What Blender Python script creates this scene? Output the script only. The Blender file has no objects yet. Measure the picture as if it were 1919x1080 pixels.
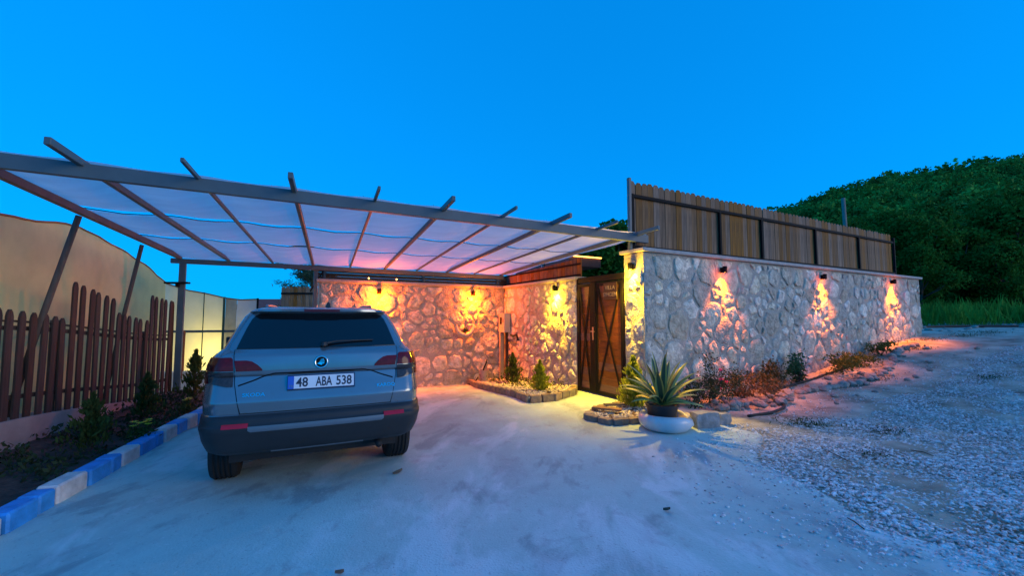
import bpy, bmesh, math, random
import numpy as np
from mathutils import Vector, Matrix, noise as mnoise
random.seed(7); rng = np.random.default_rng(7)
sc = bpy.context.scene
col = sc.collection
R = math.radians

# ------------------------------------------------------------------ camera, sky, sun, exposure
CAM_H = 1.43
cam = bpy.data.cameras.new('camera'); cam_o = bpy.data.objects.new('camera', cam); col.objects.link(cam_o)
cam.sensor_width = 36; cam.lens = 36 * 800 / 1919; cam.clip_start = 0.05; cam.clip_end = 3000
cam_o.location = (0, 0, CAM_H); cam_o.rotation_euler = (R(90) + math.atan(54 / 800), 0, 0)
sc.camera = cam_o
SUN_EL, SUN_AZ = 6, 110            # last soft light from behind and to the right of the camera (azimuth clockwise from +Y)
world = bpy.data.worlds.new('World'); sc.world = world; world.use_nodes = True
wn, wl = world.node_tree.nodes, world.node_tree.links
bg = wn['Background']
sky = wn.new('ShaderNodeTexSky'); sky.sky_type = 'NISHITA'; sky.sun_disc = False
sky.sun_elevation = R(SUN_EL); sky.sun_rotation = R(SUN_AZ); sky.air_density = 1.0; sky.dust_density = 0.0; sky.ozone_density = 6.0
hs = wn.new('ShaderNodeGamma'); hs.inputs['Gamma'].default_value = 0.35
tint = wn.new('ShaderNodeMix'); tint.data_type = 'RGBA'; tint.blend_type = 'MULTIPLY'; tint.inputs[0].default_value = 1
tint.inputs[7].default_value = (0.012, 2.75, 6.0, 1)
wl.new(sky.outputs[0], hs.inputs['Color']); wl.new(hs.outputs[0], tint.inputs[6]); wl.new(tint.outputs[2], bg.inputs['Color'])
bg.inputs['Strength'].default_value = 0.13
sun = bpy.data.lights.new('sun', 'SUN'); sun.energy = 1.45; sun.angle = R(40); sun.color = (1.0, 0.78, 0.52)
sun_o = bpy.data.objects.new('sun', sun); col.objects.link(sun_o)
sd = Vector((math.sin(R(SUN_AZ)) * math.cos(R(SUN_EL)), math.cos(R(SUN_AZ)) * math.cos(R(SUN_EL)), math.sin(R(SUN_EL))))
sun_o.rotation_euler = sd.to_track_quat('Z', 'Y').to_euler()
sc.view_settings.view_transform = 'Standard'; sc.view_settings.look = 'None'; sc.view_settings.exposure = 0.0
sc.view_settings.gamma = 1; sc.view_settings.use_curve_mapping = False
sc.render.engine = 'CYCLES'
cy = sc.cycles
cy.use_denoising = True; cy.max_bounces = 8; cy.diffuse_bounces = 4; cy.glossy_bounces = 3; cy.transmission_bounces = 4
cy.transparent_max_bounces = 6; cy.sample_clamp_indirect = 4; cy.caustics_reflective = False; cy.caustics_refractive = False

# ------------------------------------------------------------------ compound axes: u runs right and away, w runs away and left
TH = R(29); CU, SU = math.cos(TH), math.sin(TH)
def P(u, w, z=0.0): return Vector((u * CU - w * SU, u * SU + w * CU, z))
def UW(x, y): return x * CU + y * SU, -x * SU + y * CU
AU = Vector((CU, SU, 0)); AW = Vector((-SU, CU, 0)); AZ = Vector((0, 0, 1))

def sstep(a, b, x):
    t = min(1, max(0, (x - a) / (b - a))); return t * t * (3 - 2 * t)
RX = [-1e6, 0, 2, 4.1, 6.9, 8.6, 10.8, 16, 30, 1e6]; RZ = [0, 0, .03, .15, .47, .72, .92, 1.02, 1.15, 1.3]
def gz(x, y):
    u, w = UW(x, y)
    rise = float(np.interp(u - 5.17, RX, RZ))
    drop = -0.067 * (w - 6.7) if w > 6.7 else 0.0
    drop = max(drop, -0.3) * (1 - sstep(5.0, 5.3, u))
    return rise + drop
def G(x, y, dz=0.0): return Vector((x, y, gz(x, y) + dz))

# ------------------------------------------------------------------ materials
MATS = {}
def mat(name, c, rough=0.7, metal=0.0, var=0.15, vscale=6.0, bump=0.0, bscale=40.0, objvar=0.0, coat=0.0, spec=0.5, c2=None, stretch=None, detail=6.0, bdist=.02, emit=None, estr=0.0, trans=0.0):
    if name in MATS: return MATS[name]
    m = bpy.data.materials.new(name); m.use_nodes = True
    n, l = m.node_tree.nodes, m.node_tree.links
    b = n['Principled BSDF']
    b.inputs['Roughness'].default_value = rough; b.inputs['Metallic'].default_value = metal
    b.inputs['Coat Weight'].default_value = coat; b.inputs['Coat Roughness'].default_value = 0.05
    b.inputs['Specular IOR Level'].default_value = spec
    tc = n.new('ShaderNodeTexCoord'); src = tc.outputs['Object']
    if stretch:
        mp = n.new('ShaderNodeMapping'); mp.inputs['Scale'].default_value = stretch; l.new(src, mp.inputs['Vector']); src = mp.outputs[0]
    nz = n.new('ShaderNodeTexNoise'); nz.inputs['Scale'].default_value = vscale; nz.inputs['Detail'].default_value = detail; nz.inputs['Roughness'].default_value = 0.6
    l.new(src, nz.inputs['Vector'])
    ramp = n.new('ShaderNodeValToRGB'); ramp.color_ramp.elements[0].position = 0.3; ramp.color_ramp.elements[1].position = 0.7
    a = [max(0, v * (1 - var)) for v in c]; bb = [min(1, v * (1 + var)) for v in (c2 or c)]
    ramp.color_ramp.elements[0].color = (*a, 1); ramp.color_ramp.elements[1].color = (*bb, 1)
    l.new(nz.outputs['Fac'], ramp.inputs['Fac']); out = ramp.outputs['Color']
    if objvar:
        oi = n.new('ShaderNodeObjectInfo'); h = n.new('ShaderNodeHueSaturation')
        mr = n.new('ShaderNodeMapRange'); mr.inputs['To Min'].default_value = 1 - objvar; mr.inputs['To Max'].default_value = 1 + objvar
        l.new(oi.outputs['Random'], mr.inputs['Value']); l.new(mr.outputs[0], h.inputs['Value'])
        mr2 = n.new('ShaderNodeMapRange'); mr2.inputs['To Min'].default_value = 0.7; mr2.inputs['To Max'].default_value = 1.35
        mul = n.new('ShaderNodeMath'); mul.operation = 'FRACT'; mm = n.new('ShaderNodeMath'); mm.operation = 'MULTIPLY'; mm.inputs[1].default_value = 7.31
        l.new(oi.outputs['Random'], mm.inputs[0]); l.new(mm.outputs[0], mul.inputs[0]); l.new(mul.outputs[0], mr2.inputs['Value']); l.new(mr2.outputs[0], h.inputs['Saturation'])
        l.new(out, h.inputs['Color']); out = h.outputs['Color']
    l.new(out, b.inputs['Base Color'])
    if bump:
        n2 = n.new('ShaderNodeTexNoise'); n2.inputs['Scale'].default_value = bscale; n2.inputs['Detail'].default_value = 5
        l.new(src, n2.inputs['Vector'])
        bp = n.new('ShaderNodeBump'); bp.inputs['Strength'].default_value = bump; bp.inputs['Distance'].default_value = bdist
        l.new(n2.outputs['Fac'], bp.inputs['Height']); l.new(bp.outputs[0], b.inputs['Normal'])
    if emit:
        b.inputs['Emission Color'].default_value = (*emit, 1); b.inputs['Emission Strength'].default_value = estr
    if trans:
        tr = n.new('ShaderNodeBsdfTranslucent'); l.new(out, tr.inputs['Color'])
        mx = n.new('ShaderNodeMixShader'); mx.inputs[0].default_value = trans
        l.new(b.outputs[0], mx.inputs[1]); l.new(tr.outputs[0], mx.inputs[2]); l.new(mx.outputs[0], n['Material Output'].inputs['Surface'])
    MATS[name] = m
    return m

M_stone = mat('wall_stone', (.50, .46, .375), .9, var=.28, vscale=9, bump=1, bscale=24, objvar=.30, c2=(.65, .60, .49), bdist=.032)
M_mortar = mat('lime_mortar', (.44, .42, .365), .95, var=.2, vscale=5, bump=1, bscale=40, bdist=.03)
M_coping = mat('coping_stone', (.40, .38, .36), .8, var=.15, vscale=8, bump=.3, bscale=30)
M_board = mat('stained_board', (.15, .068, .026), .75, var=.45, vscale=3, objvar=.22, stretch=(14, 14, .7), bump=.4, bscale=8, c2=(.225, .110, .044))
M_picket = mat('picket_wood', (.046, .030, .024), .8, var=.4, vscale=3, objvar=.22, stretch=(12, 12, .8), bump=.4, bscale=8)
M_plank = mat('dark_plank', (.11, .055, .03), .75, var=.4, vscale=3, objvar=.2, stretch=(2, 2, 14))
M_door = mat('door_wood', (.17, .055, .012), .55, var=.4, vscale=2.5, objvar=.12, stretch=(2, 2, 14))
M_black = mat('black_steel', (.007, .007, .008), .7, var=.2, spec=.15)
M_steel = mat('grey_painted_steel', (.085, .125, .145), .5, var=.12, vscale=4, spec=.4)
M_brownsteel = mat('brown_painted_steel', (.10, .09, .085), .55, var=.2)
M_white = mat('white_paint', (.75, .74, .72), .6, var=.1, vscale=5)
M_plaster = mat('grey_render', (.33, .31, .31), .9, var=.15, vscale=4, bump=.3)
M_soil = mat('garden_soil', (.075, .045, .036), .95, var=.5, vscale=12, bump=1, bscale=30)
M_blue = mat('blue_paint', (.035, .31, .74), .6, var=.25, vscale=9, bump=.3, bscale=50)
M_kwhite = mat('worn_white_paint', (.62, .62, .62), .7, var=.25, vscale=9, bump=.3, bscale=50)
M_rock = mat('pale_rock', (.36, .33, .29), .9, var=.3, vscale=8, bump=.7, bscale=22, objvar=.2)
M_brick = mat('edging_stone', (.22, .18, .155), .9, var=.3, vscale=9, bump=.6, bscale=30, objvar=.2)
M_pebble = mat('pale_pebbles', (.55, .5, .4), .9, var=.3, vscale=40)
M_tarp = mat('tan_shade_cloth', (.80, .62, .26), .9, var=.08, vscale=2.5, trans=.2, bump=.2, bscale=120)
M_pale = mat('pale_shade_cloth', (.84, .73, .48), .9, var=.08, vscale=2.5, trans=.45)
M_palegrey = mat('grey_white_cloth', (.55, .53, .53), .9, var=.06, trans=.3)
M_roof = mat('white_roof_cloth', (.90, .89, .87), .85, var=.08, vscale=1.2, trans=.58, stretch=(1, 6, 1))
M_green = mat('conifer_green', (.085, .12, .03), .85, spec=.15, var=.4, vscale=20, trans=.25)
M_greenlit = mat('thuja_green_lamplit', (.34, .40, .04), .8, spec=.2, var=.4, vscale=20, trans=.5)  # lamp light painted into the leaf colour of the thujas by the gate
M_leaf = mat('tree_leaf', (.038, .15, .02), .9, spec=.12, var=.5, vscale=1.2, trans=.25)
M_leaf2 = mat('wood_leaf', (.05, .20, .04), .9, spec=.1, var=.8, vscale=.11, c2=(.07, .24, .04), trans=.15)
M_pine = mat('pine_needles', (.03, .075, .035), .8, var=.4, vscale=4, trans=.2)
M_grass = mat('meadow_grass', (.06, .22, .03), .9, spec=.12, var=.5, vscale=.8, trans=.25)
M_dry = mat('dry_weed', (.22, .13, .05), .9, var=.4, vscale=20, trans=.2)
M_bark = mat('bark', (.10, .075, .055), .95, var=.4, vscale=8, bump=.6)
M_pole = mat('weathered_pole', (.085, .068, .058), .9, var=.3, stretch=(10, 10, .6))
M_petal = mat('yellow_petal', (.75, .55, .02), .6, var=.1)
M_pink = mat('pink_petal', (.65, .06, .12), .6, var=.15)
M_pvc = mat('pvc', (.45, .44, .42), .5, var=.08)
M_conduit = mat('conduit_board', (.45, .38, .28), .7, var=.15)
M_rubber = mat('black_rubber', (.012, .012, .012), .7, var=.3)
M_brass = mat('worn_metal', (.5, .45, .36), .35, metal=1, var=.1)
M_bucket = mat('bucket_plastic', (.42, .34, .33), .5, var=.12)
M_concrete = mat('broken_concrete', (.30, .30, .30), .95, var=.3, vscale=9, bump=.8, bscale=25)
M_bowl = mat('white_glaze', (.62, .63, .64), .3, var=.12, vscale=4, coat=.3)
M_tile = mat('red_tile', (.28, .07, .05), .8, var=.2)

# ------------------------------------------------------------------ mesh helpers
WM = {}                                   # world matrices of the roots, so parts can be given in world coordinates
def link_mesh(name, me, m, parent=None, smooth=False):
    o = bpy.data.objects.new(name, me); col.objects.link(o)
    if m is not None:
        for mm in (m if isinstance(m, (list, tuple)) else [m]): me.materials.append(mm)
    if parent is not None:
        o.parent = parent
        w = WM.get(parent.name)
        if w is not None:
            me.transform(w.inverted()); WM[o.name] = w
    if smooth: me.shade_smooth()
    return o
def tag(o, label=None, cat=None, group=None, kind=None):
    if label: o['label'] = label
    if cat: o['category'] = cat
    if group: o['group'] = group
    if kind: o['kind'] = kind
    return o
def thing(name, loc, label, cat, group=None, rz=0.0, scale=1.0):
    o = bpy.data.objects.new(name, None); col.objects.link(o); o.empty_display_size = .2
    o.location = loc; o.rotation_euler = (0, 0, rz); o.scale = (scale,) * 3
    WM[o.name] = Matrix.Translation(loc) @ Matrix.Rotation(rz, 4, 'Z') @ Matrix.Scale(scale, 4)
    return tag(o, label, cat, group)
class MB:
    def __init__(s): s.v = []; s.f = []
    def add(s, vs, fs):
        k = len(s.v); s.v += [tuple(v) for v in vs]; s.f += [tuple(i + k for i in f) for f in fs]; return s
    def box(s, c, sx, sy, sz, ax=None, ay=None, az=None):
        ax, ay, az = ax or Vector((1, 0, 0)), ay or Vector((0, 1, 0)), az or Vector((0, 0, 1)); c = Vector(c)
        vs = [c + ax * (i * sx / 2) + ay * (j * sy / 2) + az * (k * sz / 2) for k in (-1, 1) for j in (-1, 1) for i in (-1, 1)]
        return s.add(vs, [(0, 2, 3, 1), (4, 5, 7, 6), (0, 1, 5, 4), (2, 6, 7, 3), (0, 4, 6, 2), (1, 3, 7, 5)])
    def beam(s, a, b, wd, ht, up=None):
        a, b = Vector(a), Vector(b); d = (b - a).normalized(); up = Vector(up or (0, 0, 1))
        sd_ = d.cross(up); sd_.normalize(); up2 = sd_.cross(d)
        return s.box((a + b) / 2, (b - a).length, wd, ht, d, sd_, up2)
    def tube(s, pts, rad, n=8, cap=True):
        pts = [Vector(p) for p in pts]; k = len(s.v); m = len(pts)
        rad = rad if isinstance(rad, (list, tuple)) else [rad] * m
        prev = None
        for i, p in enumerate(pts):
            d = (pts[min(i + 1, m - 1)] - pts[max(i - 1, 0)]).normalized()
            a = prev if prev is not None else (Vector((0, 0, 1)) if abs(d.z) < .9 else Vector((1, 0, 0)))
            x = (a - d * a.dot(d)).normalized(); prev = x; y = d.cross(x)
            for j in range(n):
                t = 2 * math.pi * j / n; s.v.append(tuple(p + (x * math.cos(t) + y * math.sin(t)) * rad[i]))
        for i in range(m - 1):
            for j in range(n):
                a, b = k + i * n + j, k + i * n + (j + 1) % n
                s.f.append((a, b, b + n, a + n))
        if cap:
            s.f.append(tuple(k + j for j in reversed(range(n)))); s.f.append(tuple(k + (m - 1) * n + j for j in range(n)))
        return s
    def lathe(s, prof, c, n=24, a0=0, a1=2 * math.pi):
        k = len(s.v); c = Vector(c); full = abs(a1 - a0 - 2 * math.pi) < 1e-6; cols = n if full else n + 1
        for (r, z) in prof:
            for j in range(cols):
                t = a0 + (a1 - a0) * j / n; s.v.append((c.x + r * math.cos(t), c.y + r * math.sin(t), c.z + z))
        for i in range(len(prof) - 1):
            for j in range(n):
                j2 = (j + 1) % cols; s.f.append((k + i * cols + j, k + i * cols + j2, k + (i + 1) * cols + j2, k + (i + 1) * cols + j))
        return s
    def grid(s, fn, nu, nv):
        k = len(s.v)
        for j in range(nv + 1):
            for i in range(nu + 1): s.v.append(tuple(fn(i / nu, j / nv)))
        for j in range(nv):
            for i in range(nu):
                a = k + j * (nu + 1) + i; s.f.append((a, a + 1, a + nu + 2, a + nu + 1))
        return s
    def prism(s, poly, axis):
        k = len(s.v); n = len(poly); axis = Vector(axis)
        for p in poly: s.v.append(tuple(p))
        for p in poly: s.v.append(tuple(Vector(p) + axis))
        s.f.append(tuple(k + i for i in reversed(range(n)))); s.f.append(tuple(k + n + i for i in range(n)))
        for i in range(n):
            j = (i + 1) % n; s.f.append((k + i, k + j, k + n + j, k + n + i))
        return s
    def build(s, name, m, parent=None, smooth=False, bevel=0.0, sharp=None):
        me = bpy.data.meshes.new(name); me.from_pydata(s.v, [], s.f); me.update()
        bm = bmesh.new(); bm.from_mesh(me)
        bmesh.ops.recalc_face_normals(bm, faces=bm.faces)
        if bevel: bmesh.ops.bevel(bm, geom=list(bm.edges), offset=bevel, segments=1, affect='EDGES', clamp_overlap=True)
        bm.to_mesh(me); bm.free()
        o = link_mesh(name, me, m, parent, smooth or sharp is not None)
        if sharp is not None: me.set_sharp_from_angle(angle=R(sharp))
        return o
def np_mesh(name, V, F, m, parent=None, smooth=False):
    """V (n,3), F (k,3|4) numpy arrays -> fast mesh"""
    me = bpy.data.meshes.new(name); k = F.shape[1]
    me.vertices.add(len(V)); me.vertices.foreach_set('co', V.astype(np.float32).ravel())
    me.loops.add(F.size); me.loops.foreach_set('vertex_index', F.astype(np.int32).ravel())
    me.polygons.add(len(F)); me.polygons.foreach_set('loop_start', np.arange(0, F.size, k, dtype=np.int32))
    me.polygons.foreach_set('loop_total', np.full(len(F), k, dtype=np.int32))
    me.update(calc_edges=True); me.validate()
    return link_mesh(name, me, m, parent, smooth)
def share(src, name, parent, loc=(0, 0, 0), rot=(0, 0, 0), scale=(1, 1, 1)):
    o = src.copy(); o.name = name; col.objects.link(o); o.parent = parent; o.location = loc; o.rotation_euler = rot; o.scale = scale
    return o
def text_mesh(s, size, extrude=.001, bold=0.0, xs=1.0):
    cu = bpy.data.curves.new('lettering', 'FONT'); cu.body = s; cu.size = size; cu.extrude = extrude; cu.offset = bold
    cu.align_x = 'CENTER'; cu.align_y = 'CENTER'; cu.resolution_u = 3
    o = bpy.data.objects.new('lettering', cu); col.objects.link(o)
    me = bpy.data.meshes.new_from_object(o.evaluated_get(bpy.context.evaluated_depsgraph_get()))
    bpy.data.objects.remove(o); bpy.data.curves.remove(cu)
    me.transform(Matrix.Diagonal((xs, 1, 1, 1)))
    return me
def frame_mx(o, x, y, z):
    m = Matrix((x, y, z)).transposed().to_4x4(); m.translation = o; return m
def leaf_cloud(C, size, D=None, asp=2.2, jitter=.35):
    """rhombic leaves at centres C; D = preferred long axis"""
    n = len(C); size = np.broadcast_to(size, (n,))[:, None]
    if D is None: D = rng.normal(size=(n, 3))
    D = D + rng.normal(size=(n, 3)) * jitter; D /= np.linalg.norm(D, axis=1)[:, None] + 1e-9
    N = rng.normal(size=(n, 3)); S = np.cross(D, N); S /= np.linalg.norm(S, axis=1)[:, None] + 1e-9
    B = np.cross(S, D)
    L, W_ = size * .5, size * .5 / asp
    V = np.stack([C - D * L, C + S * W_ + B * W_ * .3, C + D * L, C - S * W_ + B * W_ * .3], 1).reshape(-1, 3)
    F = np.arange(4 * n).reshape(n, 4)
    return V, F

# ------------------------------------------------------------------ ground, drive, hill
def drive_edge(y):
    x = 2.6 + .12 * math.sin(y * 1.3) + .08 * math.sin(y * 3.7 + 1)
    if y < 3: x += 1.1 * (3 - y)
    if y > 4.2: x += .28 * (min(y, 5.6) - 4.2)
    if y > 4.9: x = min(x, (5.25 - SU * y) / CU)
    return x
def axis(lo, a, b, hi, step, n):
    core = list(np.arange(a, b, step)); g = np.linspace(0, 1, n + 1)[1:]
    return [a - (a - lo) * t ** 3 for t in g[::-1]] + core + [b + (hi - b) * t ** 3 for t in g]
xs = axis(-700, -9, 17, 700, .11, 24); ys = axis(-60, -1, 19, 900, .11, 24)
V = []
for y in ys:
    for x in xs:
        z = gz(x, y)
        if -9 < x < 17.5 and -1 < y < 19.5 and x > drive_edge(y) + .1:
            z += .03 * mnoise.noise(Vector((x * 1.3, y * 1.3, 0))) + .014 * mnoise.noise(Vector((x * 6, y * 6, 3)))
        V.append((x, y, z))
nx = len(xs); F = np.array([(j * nx + i, j * nx + i + 1, (j + 1) * nx + i + 1, (j + 1) * nx + i) for j in range(len(ys) - 1) for i in range(nx - 1)])
M_ground = mat('stony_earth', (.24, .215, .155), .95, var=.3, vscale=1.9, bump=1, bscale=35, c2=(.47, .445, .36), detail=12)
g = np_mesh('ground', np.array(V), F, M_ground, smooth=True); tag(g, 'pale stony earth sloping up to the right', kind='structure')

def drive_mat():
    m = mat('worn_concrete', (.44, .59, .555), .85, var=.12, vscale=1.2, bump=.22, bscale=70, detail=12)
    n, l = m.node_tree.nodes, m.node_tree.links; b = n['Principled BSDF']; src = b.inputs['Base Color'].links[0].from_socket
    tc = next(x for x in n if x.bl_idname == 'ShaderNodeTexCoord')
    def layer(src, scale, lo, hi, colr, amt, st=(1, 1, 1), off=0, detail=8):
        mp = n.new('ShaderNodeMapping'); mp.inputs['Scale'].default_value = st; mp.inputs['Location'].default_value = (off, off * .7, 0); mp.inputs['Rotation'].default_value = (0, 0, R(-35))
        l.new(tc.outputs['Object'], mp.inputs['Vector'])
        nz = n.new('ShaderNodeTexNoise'); nz.inputs['Scale'].default_value = scale; nz.inputs['Detail'].default_value = detail; nz.inputs['Roughness'].default_value = .62; nz.inputs['Distortion'].default_value = .5
        l.new(mp.outputs[0], nz.inputs['Vector'])
        mr = n.new('ShaderNodeMapRange'); mr.inputs['From Min'].default_value = lo; mr.inputs['From Max'].default_value = hi; mr.inputs['To Max'].default_value = amt
        l.new(nz.outputs['Fac'], mr.inputs['Value'])
        mx = n.new('ShaderNodeMix'); mx.data_type = 'RGBA'; l.new(mr.outputs[0], mx.inputs[0]); l.new(src, mx.inputs[6]); mx.inputs[7].default_value = (*colr, 1)
        return mx.outputs[2]
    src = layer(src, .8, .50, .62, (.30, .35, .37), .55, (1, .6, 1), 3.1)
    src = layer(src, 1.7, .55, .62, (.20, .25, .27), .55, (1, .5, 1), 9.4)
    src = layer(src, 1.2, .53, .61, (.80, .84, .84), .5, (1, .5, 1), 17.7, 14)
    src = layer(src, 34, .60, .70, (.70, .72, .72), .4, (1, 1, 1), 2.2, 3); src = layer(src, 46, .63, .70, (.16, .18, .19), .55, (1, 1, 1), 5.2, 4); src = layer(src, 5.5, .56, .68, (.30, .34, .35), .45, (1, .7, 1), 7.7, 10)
    l.new(src, b.inputs['Base Color'])
    return m
V = []; F = []; rows = np.arange(-2.5, 12.4, .12); nc = 90
for y in rows:
    a = max(-2.44 - .305 * y, (CU * y - 9.80) / SU); b = drive_edge(y)
    a = min(a, b)
    for i in range(nc + 1):
        x = a + (b - a) * i / nc
        V.append((x, y, gz(x, y) + .009 * (1 if i < nc else -1) + .004 * mnoise.noise(Vector((x * 1.5, y * 1.5, 0)))))
for j in range(len(rows) - 1):
    for i in range(nc):
        k = j * (nc + 1) + i; F.append((k, k + 1, k + nc + 2, k + nc + 1))
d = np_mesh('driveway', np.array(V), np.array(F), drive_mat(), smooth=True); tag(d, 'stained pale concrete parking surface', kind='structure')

# wooded hill: crest heights taken against the sky
az = np.array([-.6, -.2, .1, .3, .62, .675, .75, .86, .95, 1.05, 1.2, 1.45, 1.8, 2.6])
el = np.array([.0, .01, .05, .13, .243, .262, .29, .318, .334, .348, .374, .40, .41, .42])
def hill_z(a, t):                          # t 0 foot .. 1 crest .. 1.6 behind
    d0 = 46 + 12 * math.sin(a * 2); d1 = 190
    dist = d0 + (d1 - d0) * t
    e = float(np.interp(a, az, el)) - .031
    top = 1.43 + e * d1
    base = 0.8
    s = sstep(0, 1.0, t) * .55 + min(t, 1) * .45 if t <= 1 else 1 - (t - 1) * .5
    z = base + (top - base) * s
    return a * dist, dist, z
mb = MB(); mb.grid(lambda i, j: (lambda p: (p[0], p[1], p[2] + 1.5 * mnoise.noise(Vector((p[0] * .05, p[1] * .05, 0))) * min(1, j * 4)))(hill_z(-.6 + 3.2 * i, j * 1.6)), 90, 40)
h = mb.build('hill', mat('hill_floor', (.025, .05, .022), .95, var=.4, vscale=.1), smooth=True); tag(h, 'forested hill rising behind the walled plot', kind='structure')
# wood on the hill (far mass)
CV, CF, k0 = [], [], 0
for i in range(3400):
    a = random.uniform(.45, 1.75); t = random.random() ** .8 * 1.04
    x, y, z = hill_z(a, t); hgt = random.uniform(3.2, 6.5) * (random.choice((.8, 1.0, 1.25, 1.55)) if t > .88 else random.choice((.8, 1, 1, 1.3))); r_ = hgt * random.uniform(.33, .5)
    n = 95
    D = rng.normal(size=(n, 3)); D /= np.linalg.norm(D, axis=1)[:, None]
    rad = rng.uniform(.55, 1.0, n)[:, None]
    C = D * rad * np.array([r_, r_, hgt * .5]) + np.array([x, y, z + hgt * .5])
    C[:, :2] *= 1.0
    v, f = leaf_cloud(C, rng.uniform(.8, 1.6, n) * r_ * .30, asp=1.3)
    CV.append(v); CF.append(f + k0); k0 += len(v)
w_ = np_mesh('hillside_wood', np.concatenate(CV), np.concatenate(CF), M_leaf2); tag(w_, 'dark green wood covering the hill', 'wood', kind='stuff')

# ------------------------------------------------------------------ stone walls
def clip(poly, p, n):
    out = []
    for i in range(len(poly)):
        a, b = poly[i], poly[(i + 1) % len(poly)]
        da = (a[0] - p[0]) * n[0] + (a[1] - p[1]) * n[1]; db = (b[0] - p[0]) * n[0] + (b[1] - p[1]) * n[1]
        if da <= 0: out.append(a)
        if (da < 0 < db) or (db < 0 < da):
            t = da / (da - db); out.append((a[0] + (b[0] - a[0]) * t, a[1] + (b[1] - a[1]) * t))
    return out
def stone_cells(L, z0, z1, size, seed):
    rd = random.Random(seed); pts = []
    tries = 0
    while tries < 6000:
        tries += 1
        q = (rd.uniform(0, L), rd.uniform(z0, z1)); s_ = size * rd.choice((.5, .7, .9, 1.1, 1.3, 1.45))
        if all((q[0] - p[0]) ** 2 + ((q[1] - p[1]) * 1.12) ** 2 > ((s_ + p[2]) * .5) ** 2 for p in pts): pts.append((*q, s_))
    cells = []
    for i, p in enumerate(pts):
        poly = [(0, z0), (L, z0), (L, z1), (0, z1)]
        near = sorted((q for q in pts if q is not p), key=lambda q: (q[0] - p[0]) ** 2 + (q[1] - p[1]) ** 2)[:16]
        for q in near:
            dx, dy = q[0] - p[0], q[1] - p[1]; d2 = math.hypot(dx, dy)
            t = .5 + (p[2] ** 2 - q[2] ** 2) / (2 * d2 * d2) * .5
            poly = clip(poly, (p[0] + dx * t, p[1] + dy * t), (dx / d2, dy / d2))
            if len(poly) < 3: break
        if len(poly) >= 3: cells.append(poly)
    return cells, rd
def stone_mesh(poly, rd, gap, bulge, to_world):
    cx = sum(p[0] for p in poly) / len(poly); cz = sum(p[1] for p in poly) / len(poly)
    # radial resample with noise gives a rough broken outline
    N = 22; ring = []
    ph = rd.random() * 50
    for i in range(N):
        a = 2 * math.pi * i / N + .15 * rd.uniform(-1, 1); dx, dz = math.cos(a), math.sin(a); best = 9
        for j in range(len(poly)):
            (x1, z1), (x2, z2) = poly[j], poly[(j + 1) % len(poly)]
            ex, ez = x2 - x1, z2 - z1; den = dx * ez - dz * ex
            if abs(den) < 1e-9: continue
            t = ((x1 - cx) * ez - (z1 - cz) * ex) / den; s_ = ((x1 - cx) * dz - (z1 - cz) * dx) / den
            if t > 0 and -1e-6 <= s_ <= 1 + 1e-6: best = min(best, t)
        ring.append([a, best])
    rr = [r for a, r in ring]; sm = [(rr[i - 1] + 4 * rr[i] + rr[(i + 1) % N]) / 6 for i in range(N)]
    pts2 = []
    for i in range(N):
        r = max(.25 * sm[i], min(sm[i], rr[i]) - gap) * (1 + .075 * rd.uniform(-1, 1)); pts2.append((ring[i][0], r))
    mean = sum(r for a, r in pts2) / N
    if mean < .045: return None
    tx, tz = rd.uniform(-.10, .10), rd.uniform(-.10, .10)
    cuts = [(rd.uniform(0, 6.28), rd.uniform(.25, .7), rd.uniform(.35, 1.0)) for _ in range(4)]
    vs, fs = [], []
    prof = [(1.03, -.03), (1.0, .0), (.95, .62), (.84, .92), (.66, 1.0), (.42, 1.02), (.2, 1.02)]
    for (k, hh) in prof:
        for a, r in pts2:
            x, z = cx + math.cos(a) * r * k, cz + math.sin(a) * r * k
            d_ = hh * bulge if hh > 0 else hh
            if hh > .3:
                for (ca, c0, cs) in cuts:                  # broken faces slope away from the middle
                    e = ((x - cx) * math.cos(ca) + (z - cz) * math.sin(ca)) / mean - c0
                    if e > 0: d_ -= e * cs * bulge * .9
                d_ += .016 * mnoise.noise(Vector((x * 11 + ph, z * 11, ph))) + .012 * mnoise.noise(Vector((x * 30, z * 30, ph)))
                d_ += (x - cx) * tx + (z - cz) * tz; d_ = max(d_, .002)
            vs.append(to_world(x, d_, z))
    for i in range(len(prof) - 1):
        for j in range(N):
            j2 = (j + 1) % N; fs.append((i * N + j, i * N + j2, (i + 1) * N + j2, (i + 1) * N + j))
    vs.append(to_world(cx, bulge * 1.02, cz)); c = len(vs) - 1
    for j in range(N): fs.append(((len(prof) - 1) * N + j, (len(prof) - 1) * N + (j + 1) % N, c))
    return vs, fs
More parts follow.
